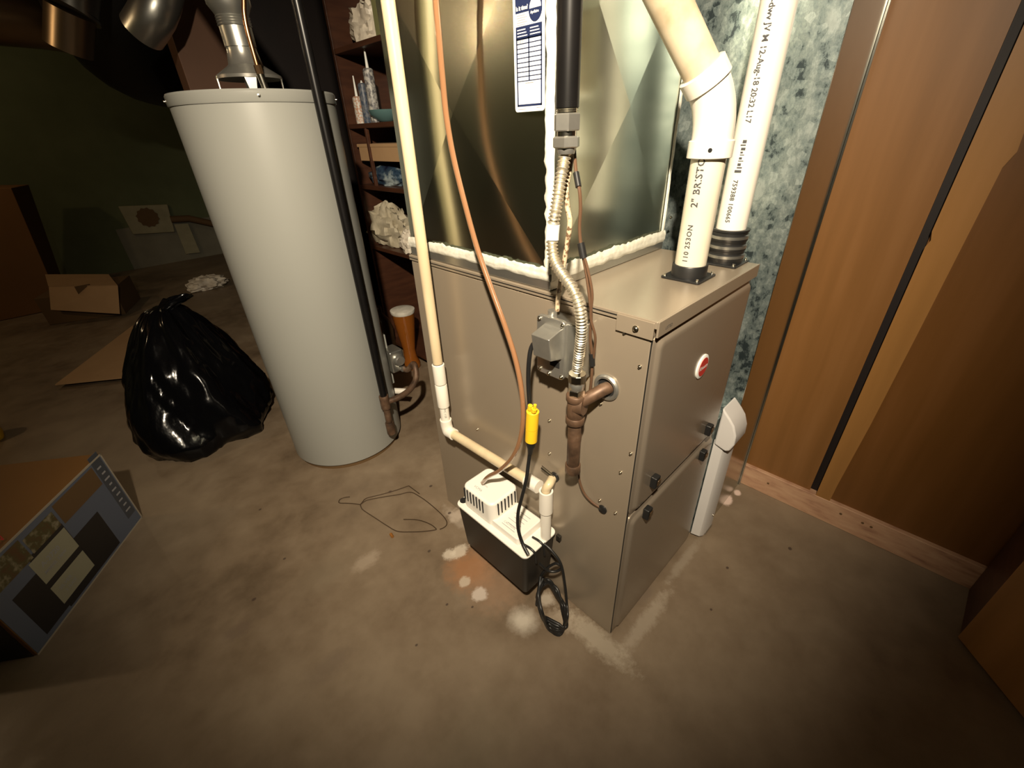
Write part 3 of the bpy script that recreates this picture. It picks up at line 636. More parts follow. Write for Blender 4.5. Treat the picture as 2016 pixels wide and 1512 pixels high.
mc = MB().prism(rrect(PX0+.012,PY0+.130,PX1-.006,PY1-.022,.020,7), (0,0,PZ+.008), (1,0,0),(0,1,0),(0,0,1), .078, .97).build('motor_cover', M['pump_white'], pu, bevel=.008, seg=4)
for k in range(7):
    y = PY0+.165+k*.0125; MB().box((PX0+.0108,y,PZ+.040),(PX0+.0165,y+.0028,PZ+.080)).build('vent_slot', M['dark'], mc, bevel=0, smooth=0)
for k in range(6):
    x = PX0+.034+k*.0125; MB().box((x,PY0+.129,PZ+.040),(x+.0028,PY0+.1345,PZ+.080)).build('vent_slot', M['dark'], mc, smooth=0)
MB().lathe([(0,0),(.011,0),(.011,.0008),(0,.0008)], (PX0+.022,PY1-.012,PZ+.0085), (0,0,1), 24).build('inlet_hole', M['dark'], pu)
mb = MB()
for i,(t_,s_,dx,dy) in enumerate((('VCMA',.011,.030,.222),('115V 60Hz',.007,.052,.222),('1.5A',.007,.064,.222))):
    flat_text(mb, t_, s_, (PX0+dx,PY0+dy,PZ+.0865), (0,-1,0),(1,0,0), 0)
for k in range(6): mb.add([(PX0+.028+k*.012,PY0+.112-(k%2)*.01,PZ+.0306),(PX0+.028+k*.012,PY0+.065,PZ+.0306),(PX0+.0295+k*.012,PY0+.065,PZ+.0306),(PX0+.0295+k*.012,PY0+.112-(k%2)*.01,PZ+.0306)],[(0,1,2,3)])
flat_text(mb, 'CAUTION', .009, (PX0+.034,PY0+.112,PZ+.0307), (0,-1,0),(1,0,0), 0)
mb.build('lettering', M['grey_print'], pu, smooth=0, kind='stuff')
for y in (PY0-.012, PY1): MB().box((PX1-.006,y,PZ-.022),(PX1+.0025,y+.013,PZ-.004)).build('mounting_tab', M['pump_black'], pu, bevel=.001)
for (x,y) in ((-.098,.193),(-.066,.193)):
    MB().tube(smoothp([(x,y+.03,PZ+.010),(x,y+.008,PZ+.014),(x+.002,y-.006,PZ+.004),(x+.004,y-.008,PZ-.03)],.004), .0032, 10).build('lead', M['rubber'], pu)

# hanging coil of pump lead
co = MB(); 
def C3(px,py,x): return at(px,py,'x',x)
co.tube(smoothp([C3(1068,1068,-.058),C3(1085,1083,-.055),C3(1104,1110,-.052),C3(1112,1150,-.055),C3(1116,1190,-.065),C3(1117,1215,-.085),at(1108,1240,'z',.02)], .006), .0036, 10)
co.tube(smoothp([C3(1063,1110,-.085),C3(1080,1124,-.07),C3(1098,1124,-.055),C3(1106,1116,-.048),C3(1095,1109,-.05),C3(1078,1118,-.06),C3(1065,1135,-.07),C3(1060,1160,-.08),C3(1056,1190,-.09)], .006), .0036, 10)
rnd = random.Random(3)
for k in range(8):
    j = lambda s: rnd.uniform(-s,s)
    loop = [C3(1066+j(4),1136+k*3,-.075+j(.006)),C3(1080+j(3),1146+j(4),-.055),C3(1097+j(3),1166+j(6),-.052),C3(1110+j(3),1198+j(5),-.068),at(1113+j(3),1232+j(4),'z',.022+k*.003),at(1097+j(4),1250-k*3,'z',.006+k*.006),at(1080+j(4),1238-k*3,'z',.006+k*.006),C3(1066+j(3),1208+j(4),-.125+k*.003),C3(1059+j(2),1175+j(4),-.105),C3(1062+j(3),1150+k*2,-.088)]
    co.tube(smoothp(loop+[loop[0]], .006), .0041, 10, cap=False)
co = co.build('coiled_lead', M['rubber']); tag(co, 'coil of thin black cord hanging from pump to the floor', 'cord')

# ------------------------------------------------------------------ cream condensate drain pipe
XP = -.040
dp = thing('drain_pipe', 'cream plastic drain pipe running down and along the furnace side into the pump', 'pipe', (XP,.60,.42))
pt = at(862,715,'x',XP); yp = pt.y
def zp(py, px=864): return at(px,py,'x',XP).z
RD = .0134
MB().lathe([(0,0),(RD,0),(RD,2.09-zp(735)),(0,2.09-zp(735))], (XP,yp,zp(735)), (0,0,1), 28).build('pipe', M['pvc_cream'], dp)
MB().lathe([(0,0),(.0168,0),(.0172,.002),(.0172,zp(718)-zp(752)),(.0150,zp(718)-zp(752)+.002),(0,zp(718)-zp(752)+.002)], (XP,yp,zp(752)), (0,0,1), 28).build('coupling', M['pvc_white'], dp)
MB().lathe([(0,0),(.0168,0),(.0172,.002),(.0172,zp(754)-zp(793)-.002),(.0166,zp(754)-zp(793)),(0,zp(754)-zp(793))], (XP,yp,zp(793)), (0,0,1), 28).build('coupling', M['pvc_white'], dp)
ze = zp(822)-.012
MB().lathe([(0,0),(RD,0),(RD,zp(790)-ze),(0,zp(790)-ze)], (XP,yp,ze), (0,0,1), 28).build('pipe', M['pvc_white'], dp)
MB().lathe([(.0134,0),(.0142,0),(.0142,.002),(.0134,.002)], (XP,yp,zp(718)+.0015), (0,0,1), 24, closed=True).build('ink_ring', M['ink'], dp)
mb = MB(); cyl_text(mb, 'PVC 1120', .008, (XP,yp,zp(793)-.002), (0,0,1), RD, V((-.5,-1,0)), 0, -1); mb.build('lettering', M['ink'], dp, smooth=0)
el = []
run_z = at(1000,925,'x',XP).z
run_end = at(1055,955,'x',XP)
eb = V((XP,yp,ze-.018)); rd_ = (V((XP,run_end.y,run_end.z))-eb).normalized()
ec = [V((XP,yp,ze+.022)), V((XP,yp,ze+.004)), V((XP,yp-.002,ze-.006)), eb+V((0,-.006,.0)), eb+rd_*.016, eb+rd_*.034]
MB().tube(smoothp(ec,.003), .0172, 24).build('elbow', M['pvc_white'], dp)
MB().tube([eb+rd_*.03, V((XP,run_end.y,run_end.z))], RD, 28).build('pipe', M['pvc_cream'], dp)
re_ = V((XP,run_end.y,run_end.z))
MB().tube([re_-rd_*.030, re_+rd_*.010], .0172, 24).build('coupling', M['pvc_white'], dp)
tx, ty = -.040, at(1075,985,'x',-.04).y
ztop = at(1075,966,'x',-.04).z; zbt = at(1078,1008,'x',-.04).z
MB().lathe([(.0128,0),(.0172,0),(.0172,ztop-zbt),(.0128,ztop-zbt)], (tx,ty,zbt), (0,0,1), 28, closed=True).build('tee', M['pvc_white'], dp)
MB().lathe([(0,0),(RD,0),(RD,zbt-PZ-.0085),(0,zbt-PZ-.0085)], (tx,ty,PZ+.0088), (0,0,1), 28).build('pipe', M['pvc_white'], dp)
gp_ = at(1093,938,'x',0)
MB().tube(smoothp([V((tx,ty,ztop-.012)), V((tx,ty,ztop+.006)), V((tx*.8,ty-.003,ztop+.018)), V((-.012,gp_.y,gp_.z))],.003), .0108, 20).build('drain_elbow', M['pvc_cream'], dp)
MB().lathe([(0,0),(.013,0),(.013,.004),(0,.004)], (-.0005,gp_.y,gp_.z), (-1,0,0), 20).build('port', M['rubber'], fu)
MB().tube([at(1090,940,'x',-.012), at(1066,921,'x',-.012)], .0028, 8).build('clamp_screw', M['steel_bright'], dp)
MB().tube([at(1088,934,'x',-.012), at(1067,917,'x',-.012)], .0012, 8).build('clamp_screw', M['steel_bright'], dp)

# clear amber hose
hs = [(853,-160,-.05),(856,-60,-.05),(858,0,-.05),(864,70,-.05),(871,150,-.05),(879,230,-.05),(893,310,-.05),(915,400,-.052),(940,490,-.055),(968,570,-.06),(997,650,-.068),(1018,720,-.075),(1029,790,-.08),(1027,850,-.082),(1012,895,-.083),(985,925,-.083),(962,938,-.082),(950,950,-.08)]
h = MB().tube(smoothp([at(a,b,'x',c) for a,b,c in hs], .008), .0055, 14).build('vinyl_hose', M['vinyl']); tag(h, 'glossy amber plastic hose curving down to the white pump', 'hose')

# ------------------------------------------------------------------ water heater
HC = V((-.0615,1.355,0)); HR = .2257
wh = thing('water_heater', 'tall off-white cylindrical water heater with a draft hood on top', 'water heater', HC)
MB().lathe([(0,.02),(HR-.004,.02),(HR,.024),(HR,1.262),(HR-.002,1.264),(0,1.264)], HC, (0,0,1), 96).build('tank', M['enamel'], wh, smooth=30)
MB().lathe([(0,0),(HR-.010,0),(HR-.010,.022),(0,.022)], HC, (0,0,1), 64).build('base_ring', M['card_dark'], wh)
MB().lathe([(0,1.262),(HR+.0025,1.262),(HR+.004,1.265),(HR+.004,1.287),(HR+.001,1.292),(0,1.294)], HC, (0,0,1), 96).build('lid', M['enamel_lid'], wh, smooth=30)
for px in (347,518,660):
    pass
for az_ in (171,254,331):
    a_ = math.radians(az_); p = HC+V((math.cos(a_),math.sin(a_),0))*(HR+.004)+V((0,0,1.276)); screw(p, (math.cos(a_),math.sin(a_),0), wh, .003)
# draft hood
hd = MB(); HX = HC+V((0,.0,0))
hd.lathe([(.040,1.405),(.040,1.398),(.046,1.366),(.050,1.362),(.088,1.338),(.090,1.330),(.087,1.330),(.048,1.358),(.038,1.366),(.038,1.405)], HX, (0,0,1), 40, closed=True)
hd.build('draft_hood', M['hood'], wh)
for k in range(4):
    a_ = math.radians(45+90*k+28); c_, s_ = math.cos(a_), math.sin(a_); p = HX+V((c_*.083,s_*.083,0)); t_ = V((-s_,c_,0))
    MB().hexa([p-t_*.008+V((0,0,1.293)), p+t_*.008+V((0,0,1.293)), p+t_*.008+V((c_*.003,s_*.003,1.293)), p-t_*.008+V((c_*.003,s_*.003,1.293)), p-t_*.016+V((0,0,1.334)), p+t_*.016+V((0,0,1.334)), p+t_*.016+V((c_*.003,s_*.003,1.334)), p-t_*.016+V((c_*.003,s_*.003,1.334))]).build('hood_leg', M['hood'], wh, smooth=0)
# gas valve on the right front
gv = at(782,712,'y',1.24); gv = V((.178,1.285,gv.z))
VZ = at(785,715,'x',.18).z
mb = MB().box((.150,1.245,VZ-.045),(.215,1.325,VZ+.055)); mb.build('gas_valve', M['galv_plain'], wh, bevel=.008, seg=3)
MB().lathe([(0,0),(.026,0),(.026,.012),(.020,.022),(0,.022)], (.185,1.245,VZ+.012), (0,-1,0), 20).build('valve_knob', M['cast'], wh)
MB().lathe([(0,0),(.012,0),(.012,.02),(0,.02)], (.190,1.245,VZ-.030), (0,-1,0), 14).build('valve_button', M['cast'], wh)
MB().tube([(.165,1.32,.155),(.205,1.28,.150),(.215,1.27,.145)], .014, 14).build('drain_valve', M['pvc_white'], wh)
MB().box((.155,1.30,.20),(.176,1.36,.44)).build('access_cover', M['enamel'], wh, bevel=.003)

# vent connector above the hood
fp = thing('flue_pipe', 'shiny galvanized flue pipe rising from the heater draft hood', 'pipe', HX+V((0,0,1.405)))
MB().lathe([(0,1.406),(.0415,1.406),(.0415,1.452),(0,1.452)], HX, (0,0,1), 36).build('collar', M['galv_plain'], fp)
mb = MB(); pf = [(0,1.4525),(.043,1.4525)]
for k in range(4): pf += [(.0445,1.455+k*.006),(.0425,1.458+k*.006)]
pf += [(.045,1.482),(.056,1.50),(.056,1.535),(0,1.535)]
mb.lathe(pf, HX, (0,0,1), 36).build('reducer', M['galv_plain'], fp)
MB().tube([HX+V((0,0,1.535)),HX+V((-.01,0,1.60)),HX+V((-.06,.03,1.70)),HX+V((-.12,.06,1.85)),HX+V((-.14,.08,2.09))], .054, 32).build('elbow', M['galv_plain'], fp)
# copper water line
cw = thing('copper_line', 'bent copper water line with a brass fitting on the water heater lid', 'pipe', at(514,166,'y',1.20))
cpts = [(478,-60),(480,0),(481,28),(487,60),(498,100),(510,142)]
MB().tube(smoothp([at(a,b,'y',1.20) for a,b in cpts],.006), .006, 14).build('pipe', M['copper'], cw)
ca, cbb, cc_ = at(506,128,'y',1.197), at(512,146,'y',1.197), at(517,170,'y',1.197); cc_.z = max(cc_.z,1.294)
MB().tube([ca,cbb], .0095, 6).build('nut', M['jar_dark'], cw)
MB().tube([cbb,V((cbb.x+.004,cbb.y,1.296))], .0088, 12).build('fitting', M['steel_bright'], cw)

# black gas pipe in front of the heater
bx, by = .022, 1.108
bz = lambda py: at(752,py,'y',by).z
bg = thing('black_gas_pipe', 'thin black iron pipe standing in front of the water heater with rusty tee', 'pipe', (bx,by,bz(862)))
MB().lathe([(0,0),(.0134,0),(.0134,2.09-bz(782)),(0,2.09-bz(782))], (bx,by,bz(782)), (0,0,1), 20).build('pipe', M['black_pipe'], bg)
def bseg(name, a, b, r, mt): 
    za, zb = bz(b), bz(a); MB().lathe([(0,0),(r*.93,0),(r,.003),(r,zb-za-.003),(r*.93,zb-za),(0,zb-za)], (bx,by,za), (0,0,1), 20).build(name, mt, bg)
bseg('tee', 780, 808, .019, M['rust_pipe']); bseg('nipple', 808, 838, .0134, M['rust_pipe']); bseg('cap', 838, 863, .0175, M['rust_pipe'])
zt_ = bz(795)
MB().tube(smoothp([(bx,by,zt_),(.08,1.10,zt_+.0),(.14,1.11,zt_+.005),(.19,1.13,zt_+.03),(.215,1.17,zt_+.075),(.205,1.215,VZ-.035),(.195,1.25,VZ-.03)],.008), .0125, 16).build('branch', M['rust_pipe'], bg)

# ------------------------------------------------------------------ bookcase and its things
SX, SXB, SY0, SY1 = .56, .825, .95, 2.02
bc = thing('bookcase', 'dark brown wooden shelves in the gap behind the water heater', 'shelving', (.69,1.5,0))
MB().box((SX,SY1,0),(SXB,SY1+.02,2.05)).build('side_panel', M['walnut'], bc, bevel=.002)
MB().box((SX,SY0-.02,0),(SXB,SY0,2.05)).build('side_panel', M['walnut'], bc, bevel=.002)
MB().box((SXB-.008,SY0,0),(SXB,SY1,2.05)).build('back_panel', M['walnut'], bc, smooth=0)
SH_Z = [.07,.645,.955,1.225,1.52]
for z in SH_Z: MB().box((SX,SY0,z-.02),(SXB-.008,SY1,z)).build('shelf', M['walnut'], bc, bevel=.002)
MB().box((SX+.002,1.86,.955),(SX+.018,1.875,1.205)).build('divider', M['walnut'], bc, bevel=.001)
def on_shelf(px,py,x,z0):
    p = at(px,py,'x',x); return V((x,p.y,z0))
def tube_item(px, x, h, r, mt, lab, lean=0, nozzle=.05):
    y = at(px,222,'x',x).y; b = V((x,y,1.2255))
    t = thing('caulk_tube', lab, 'tube', b, 'caulk tubes on the upper shelf')
    MB().lathe([(0,0),(r,0),(r,.004),(r*.96,.005),(r*.96,h),(r*.7,h+.006),(0,h+.006)], b, (lean,0,1), 18).build('body', mt, t)
    MB().lathe([(0,0),(r*.3,0),(r*.12,nozzle),(0,nozzle)], b+V((lean*h,0,h+.0065)), (lean,0,1), 10).build('nozzle', M['label_white'], t)
tube_item(708, .60, .105, .023, M['tube_white'], 'short printed caulk tube, leftmost of the three on the upper shelf', nozzle=.08)
tube_item(722, .62, .155, .021, M['tube_blue'], 'dark blue capped caulk tube between two lighter ones on the shelf', nozzle=.01)
tube_item(738, .60, .200, .024, M['tube_grey'], 'tall silvery caulk tube with pointed nozzle on the upper shelf', nozzle=.075)
pd = on_shelf(756,200,.63,1.2255)
dsh = MB().lathe([(0,.0),(.03,0),(.04,.006),(.072,.03),(.078,.048),(.074,.048),(.04,.012),(0,.010)], pd, (0,0,1), 32).build('teal_dish', M['teal']); tag(dsh, 'small teal glazed dish beside the caulk tubes', 'dish')
def blob(name, c, rx, ry, rz, mt, lab, cat, seed, amp=.3, freq=3, flat=True, n=40):
    mb = MB(); vs = []; R_n = n//2
    for i in range(R_n+1):
        ph = math.pi*i/R_n
        for k in range(n):
            th = 2*math.pi*k/n; d = V((math.sin(ph)*math.cos(th),math.sin(ph)*math.sin(th),math.cos(ph)))
            q = noise.noise(d*freq+V((seed,0,0)))*amp+abs(noise.noise(d*freq*2.7+V((0,seed,0))))*amp*.9
            e = d*(1+q); z = e.z*rz+rz*.75 if flat else e.z*rz
            vs.append(V(c)+V((e.x*rx,e.y*ry,max(0.0005,z) if flat else z)))
    fs = [(i*n+k,(i+1)*n+k,(i+1)*n+(k+1)%n,i*n+(k+1)%n) for i in range(R_n) for k in range(n)]
    o_ = mb.add(vs, fs).build(name, mt, smooth=35); tag(o_, lab, cat); return o_
yb = at(747,300,'x',.57).y; z_a = at(747,318,'x',.565).z; z_b = at(747,284,'x',.565).z
blob('blue_bundle', (.65,at(745,340,'x',.58).y,.955), .07,.17,.05, M['blue_bag'], 'crumpled dark blue plastic bundle under the shelf box', 'bundle', 4.2, .22, 3)
cbx = thing('shelf_box', 'shallow tan cardboard box lying on the blue plastic bundle', 'box', (.68,1.45,z_a))
MB().box((.572,1.18,z_a),(.79,at(708,300,'x',.572).y,z_b)).build('body', M['card'], cbx, bevel=.002)
MB().box((.570,1.18,z_b-.012),(.792,at(706,300,'x',.572).y+.003,z_b+.002)).build('lid', M['card'], cbx, bevel=.002)
blob('rag_heap', (.65,at(752,460,'x',.60).y,.6455), .075,.15,.115, M['rag'], 'crumpled heap of cream rags on the middle shelf', 'rags', 9.1, .35, 3.5)
blob('paper_scrap', (.60,at(795,455,'x',.58).y,.6455), .035,.05,.06, M['packet'], 'small crumpled white paper at the end of the rag shelf', 'paper', 2.1, .35, 3)
# top shelf glassware
ty_ = at(715,50,'x',.62).y
blob('plastic_wrap', (.66,ty_,1.5205), .07,.12,.08, M['packet'], 'crumpled clear plastic wrap on the top shelf', 'plastic wrap', 5.5, .35, 4)
q_ = at(738,30,'x',.60); bb = MB().box((.60,q_.y-.05,1.5205),(.72,q_.y+.015,1.66)).build('green_box', mat('olive_card',(.20,.20,.09),.5), bevel=.002); tag(bb, 'small olive green box beside the cream drain pipe, top shelf', 'box')
# amber vase & dark jugs on the floor
jv = at(820,724,'z',0)
jz = at(797,612,'y',jv.y).z
av = thing('amber_vase', 'waisted amber glass vase with a frosted white top on the floor', 'vase', (jv.x-.01,jv.y+.03,0))
jc = V((jv.x-.01,jv.y+.03,0))
MB().lathe([(0,0),(.048,0),(.052,.01),(.050,.03),(.036,.07),(.034,.12),(.045,.20),(.058,jz-.05),(.060,jz-.02),(0,jz-.02)], jc, (0,0,1), 32).build('body', M['amber'], av)
MB().lathe([(0,jz-.02),(.062,jz-.02),(.066,jz-.010),(.066,jz),(.060,jz+.003),(0,jz+.002)], jc, (0,0,1), 32).build('rim', M['plaster'], av)
jd = at(768,690,'x',.50); jcc = V((.50,1.98,0))
jg = thing('dark_jug', 'dark brown glass jug standing behind the amber vase', 'jug', jcc)
MB().lathe([(0,0),(.06,0),(.065,.02),(.068,.17),(.05,.23),(.022,.27),(.022,.31),(0,.31)], jcc, (0,0,1), 28).build('body', M['jar_dark'], jg)
MB().tube(smoothp([jcc+V((-.02,0,.29)),jcc+V((-.06,0,.29)),jcc+V((-.075,0,.24)),jcc+V((-.055,0,.2))],.01), .007, 10).build('handle', M['jar_dark'], jg)
# brown post and dark panel behind the heater
pw = MB().box((.045,2.50,0),(.31,2.62,2.10)).build('support_post', M['post'], bevel=.004); tag(pw, 'wide brown wooden post rising behind the water heater', 'post')
pk = MB().box((.31,2.56,0),(.83,2.60,2.10)).build('wall_shade_panel', M['panel_black'], smooth=0, kind='structure')  # near-black colour stands in for the dark opening behind the heater

# ------------------------------------------------------------------ floor things, left side
# trash bag
def bag():
    tp_ = at(318,605,'y',2.02); c0 = V((-.52,1.90,0)); n = 120; m_ = 46; vs = []
    for i in range(m_+1):
        s = i/m_; z = tp_.z*(s**1.0)
        # outline radius: wide low belly narrowing to the gathered top
        rr = .300*max(0,1-s**1.55)**.68+.05*s
        rr *= (.84+.16*min(1,s/.10))
        c = c0.lerp(V((tp_.x,tp_.y,0)), s**1.25); c.z = 0
        for k in range(n):
            th = 2*math.pi*k/n
            tw = th+s*.9; fold = .060*noise.noise(V((math.cos(tw)*1.9,math.sin(tw)*1.9,s*1.8)))+.030*(.5-abs(noise.noise(V((math.cos(tw)*4.5,math.sin(tw)*4.5,s*3.0+5)))))+.010*noise.noise(V((math.cos(th)*11,math.sin(th)*11,s*9)))
            ex_ = 1.0+.20*math.cos(th+math.radians(25))*(1-s)
            r_ = max(.01, rr*ex_*.88+fold*(1-.55*s))
            zz = z+.015*noise.noise(V((math.cos(th)*4,math.sin(th)*4,s*5+9)))*(1 if 0<s<1 else 0)
            vs.append(c+V((math.cos(th)*r_*1.0, math.sin(th)*r_*.80, max(.002,zz))))
    top_c = V((tp_.x,tp_.y,tp_.z+.004)); vs.append(top_c); vs.append(V((c0.x,c0.y,.002)))
    fs = [(i*n+k,i*n+(k+1)%n,(i+1)*n+(k+1)%n,(i+1)*n+k) for i in range(m_) for k in range(n)]
    fs += [(m_*n+k,m_*n+(k+1)%n,len(vs)-2) for k in range(n)]+[((k+1)%n,k,len(vs)-1) for k in range(n)]
    return MB().add(vs, fs), tp_
mbg, tpb = bag()
tb = thing('trash_bag', 'full glossy black plastic trash bag slumped left of the water heater', 'bag', (-.52,1.90,0))
mbg.build('sack', M['bag'], tb, smooth=80)
mb = MB(); vs = []
for i in range(5):
    for k in range(24):
        th = 2*math.pi*k/24; r_ = (.03+.004*i)*(1+.5*noise.noise(V((math.cos(th)*2,math.sin(th)*2,i*.4)))); vs.append(tpb+V((math.cos(th)*r_*1.2+.02*i,math.sin(th)*r_,-.015+.010*i+.012*noise.noise(V((th*2,i,0))))))
mb.add(vs, [(i*24+k,i*24+(k+1)%24,(i+1)*24+(k+1)%24,(i+1)*24+k) for i in range(4) for k in range(24)]).build('gathered_top', M['bag'], tb, smooth=80)

# printed appliance box, front left
Bq, Cq = at(280,1018,'z',0), at(75,1290,'z',0); e1 = (Cq-Bq); L1 = e1.length; e1 = e1.normalized(); nb = V((e1.y,-e1.x,0)); nb = nb if nb.dot(CAM-Bq) > 0 else -nb
HB = at(190,868,'x',Bq.x).z
bxx = thing('printed_box', 'blue printed appliance carton with white labels at the left edge', 'box', (Bq+Cq)/2-nb*.15)
o_ = Bq
MB().hexa([Bq-nb*.30, Cq-nb*.30, Cq, Bq, Bq-nb*.30+V((0,0,HB)), Cq-nb*.30+V((0,0,HB)), Cq+V((0,0,HB)), Bq+V((0,0,HB))]).build('carton', M['card_orange'], bxx, bevel=.002)
def face(mb, x0,y0,x1,y1,h=.001): return mb.prism([(x0,y0),(x1,y0),(x1,y1),(x0,y1)], Bq, e1, (0,0,1), nb, h)
pf_ = face(MB(), .002,.002,L1-.002,HB-.002,.0012).build('printed_face', M['print_blue'], bxx, smooth=0)
face(MB(), 0,HB-.006,L1,HB,.0018).build('edge', M['card_edge'], bxx, smooth=0); face(MB(), 0,0,L1,.005,.0018).build('edge', M['card_edge'], bxx, smooth=0); face(MB(), 0,0,.005,HB,.0018).build('edge', M['card_edge'], bxx, smooth=0)
face(MB(), .010,.045,.050,.315,.0016).build('side_text_panel', M['print_blue_dark'], pf_, smooth=0)
face(MB(), .125,.012,.233,.16,.0017).build('appliance_photo', M['print_dark'], pf_, smooth=0)
face(MB(), .358,.020,.445,.175,.0017).build('appliance_photo', M['print_dark'], pf_, smooth=0)
face(MB(), .233,.012,.358,.225,.0015).build('appliance_photo', M['print_dark'], pf_, smooth=0)
face(MB(), .235,.128,.366,.210,.0019).build('white_label', M['print_cream'], pf_, smooth=0)
face(MB(), .235,.038,.366,.108,.0019).build('white_label', M['print_cream'], pf_, smooth=0)
face(MB(), .235,.222,.338,.275,.0018).build('food_photo', M['food'], pf_, smooth=0)
face(MB(), .345,.215,.455,.285,.0018).build('food_photo', M['food'], pf_, smooth=0)
face(MB(), .055,.215,.225,.285,.0017).build('appliance_photo', M['card_dark'], pf_, smooth=0)
mb = MB()
T_ = lambda t,sz,a,z,b=.0002: flat_text(mb, t, sz, Bq+e1*a+V((0,0,z))+nb*.0025, -e1, (0,0,1), b)
T_('A-2720', .022, .345, .172, .0004); T_('MODEL 130W', .013, .350, .150, .0003); T_('SILVER', .016, .350, .078); T_('2 SLICE', .013, .340, .058)
for k in range(9): face(mb, .018+(k%3)*.003, .07+k*.024, .042-(k%2)*.005, .076+k*.024, .0018)
mb.build('lettering', M['grey_print'], pf_, smooth=0, kind='stuff')
mb = MB(); T_('SUN', .02, .405, .315, .0006); mb.build('lettering', M['red'], pf_, smooth=0)
MB().hexa([Cq-nb*.29+e1*.0, Cq-nb*.29+e1*.0012, Cq-nb*.01+e1*.0012, Cq-nb*.01, Cq-nb*.29+V((0,0,HB-.01)), Cq-nb*.29+e1*.0012+V((0,0,HB-.01)), Cq-nb*.01+e1*.0012+V((0,0,HB-.01)), Cq-nb*.01+V((0,0,HB-.01))]).build('dark_end_print', M['print_dark'], bxx, smooth=0)

# small cardboard box with hanging flap
sbx = thing('cardboard_box', 'small tan cardboard box with its lid flap hanging open, far left floor', 'box', (-.78,4.5,0))
q1, q2 = at(98,640,'z',0), at(248,618,'z',0)
dx = (q2-q1).normalized(); nn_ = V((dx.y,-dx.x,0)); 
if nn_.dot(CAM-q1) < 0: nn_ = -nn_
hb_ = at(98,575,'y',q1.y).z
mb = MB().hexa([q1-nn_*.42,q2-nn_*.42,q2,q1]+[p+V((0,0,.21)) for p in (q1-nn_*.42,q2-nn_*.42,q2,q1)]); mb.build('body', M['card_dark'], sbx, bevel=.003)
t1, t2 = at(96,565,'y',q1.y-.03), at(232,563,'y',q2.y-.03)
b1, b2 = at(100,610,'y',q1.y-.10), at(236,618,'y',q2.y-.10)
mb = MB().hexa([b1,b2,b2+V((0,.008,0)),b1+V((0,.008,0)),t1,t2,t2+V((0,.008,0)),t1+V((0,.008,0))]); mb.build('front_flap', M['card'], sbx, smooth=0)
k1, k2 = t1+V((0.0,.38,.02)), t2+V((-.01,.38,.02))
mb = MB().hexa([t1,t2,k2,k1,t1+V((0,0,.007)),t2+V((0,0,.007)),k2+V((0,0,.007)),k1+V((0,0,.007))]); mb.build('lid', M['card'], sbx, smooth=0)
mt_ = t1.lerp(t2,.48); MB().box((mt_.x-.045,mt_.y-.012,mt_.z-.05),(mt_.x+.045,mt_.y-.009,mt_.z+.012)).build('tuck_tab', M['card_dark'], sbx, smooth=0)
# loose flattened cardboard
fa = [at(108,757,'z',.03), at(262,741,'z',.03), at(262,640,'z',.02), at(196,692,'z',.02)]
fc_ = MB().hexa([p-V((0,0,.006)) for p in fa]+fa).build('flat_cardboard', M['card'], smooth=0); tag(fc_, 'flattened tan cardboard sheet lying left of the trash bag', 'cardboard')
# crumpled white packet
wpk = at(418,572,'z',0); blob('plastic_packet', (wpk.x,wpk.y+.12,0), .15,.10,.06, M['packet'], 'crumpled white plastic packet on the floor behind the water heater', 'packet', 7.7, .35, 3)
# leaning orange board at far left
tl, trr, bl, br = at(-60,372,'y',5.0), at(22,370,'y',5.0), at(-90,610,'y',4.9), at(112,588,'y',4.9)
bl.z = br.z = .003
lb = MB().hexa([bl,br,br+V((.06,.30,0)),bl+V((.06,.30,0)),tl,trr,trr+V((.10,.32,0)),tl+V((.10,.32,0))]).build('leaning_carton', M['card_orange'], bevel=.004); tag(lb, 'large orange-brown carton leaning at the far left wall', 'box')
# yellow thing at the left edge
ylb = at(6,864,'z',0); yl = MB().lathe([(0,0),(.055,0),(.062,.03),(.058,.10),(.045,.15),(.02,.18),(0,.18)], (ylb.x-.05,ylb.y+.03,0), (0,0,1), 20).build('yellow_bottle', M['yellow']); tag(yl, 'yellow plastic bottle cut off by the left edge', 'bottle')
# panel and strip on the far wall
pa_ = [at(x_,y_,'y',YB-.03) for x_,y_ in ((262,462),(345,457),(330,402),(232,406))]
wpn = thing('wall_vent_panel', 'cream square panel with a round brown opening on the green wall', 'panel', pa_[0])
MB().hexa([pa_[0]-V((0,.012,0)),pa_[1]-V((0,.012,0)),pa_[1]+V((0,.025,0)),pa_[0]+V((0,.025,0)),pa_[3]-V((0,.012,0)),pa_[2]-V((0,.012,0)),pa_[2]+V((0,.025,0)),pa_[3]+V((0,.025,0))]).build('board', M['wallplate'], wpn, bevel=.012)
pcn = at(291,428,'y',YB-.043); MB().prism([( (.088+.012*(k%2))*math.cos(k/24*6.283),(.088+.012*(k%2))*math.sin(k/24*6.283)) for k in range(24)], pcn, (1,0,0),(0,0,1),(0,-1,0), .006).build('round_opening', M['card_dark'], wpn, smooth=0)
s0,s1,s2,s3 = [at(x_,y_,'y',YB-.06) for x_,y_ in ((366,500),(394,497),(370,440),(343,442))]
sp_ = MB().hexa([s0,s1,s1+V((0,.01,0)),s0+V((0,.01,0)),s3,s2,s2+V((0,.01,0)),s3+V((0,.01,0))]).build('paper_strip', M['wallplate'], smooth=0); tag(sp_, 'pale strip leaning on the wall below the cream panel', 'strip')
pr_ = MB().tube([at(336,432,'y',YB-.05), at(372,430,'y',YB-.07), at(470,452,'y',YB-.07)], .035, 12).build('wall_pipe', M['card_dark']); tag(pr_, 'brown drain pipe along the far wall toward the water heater', 'pipe')

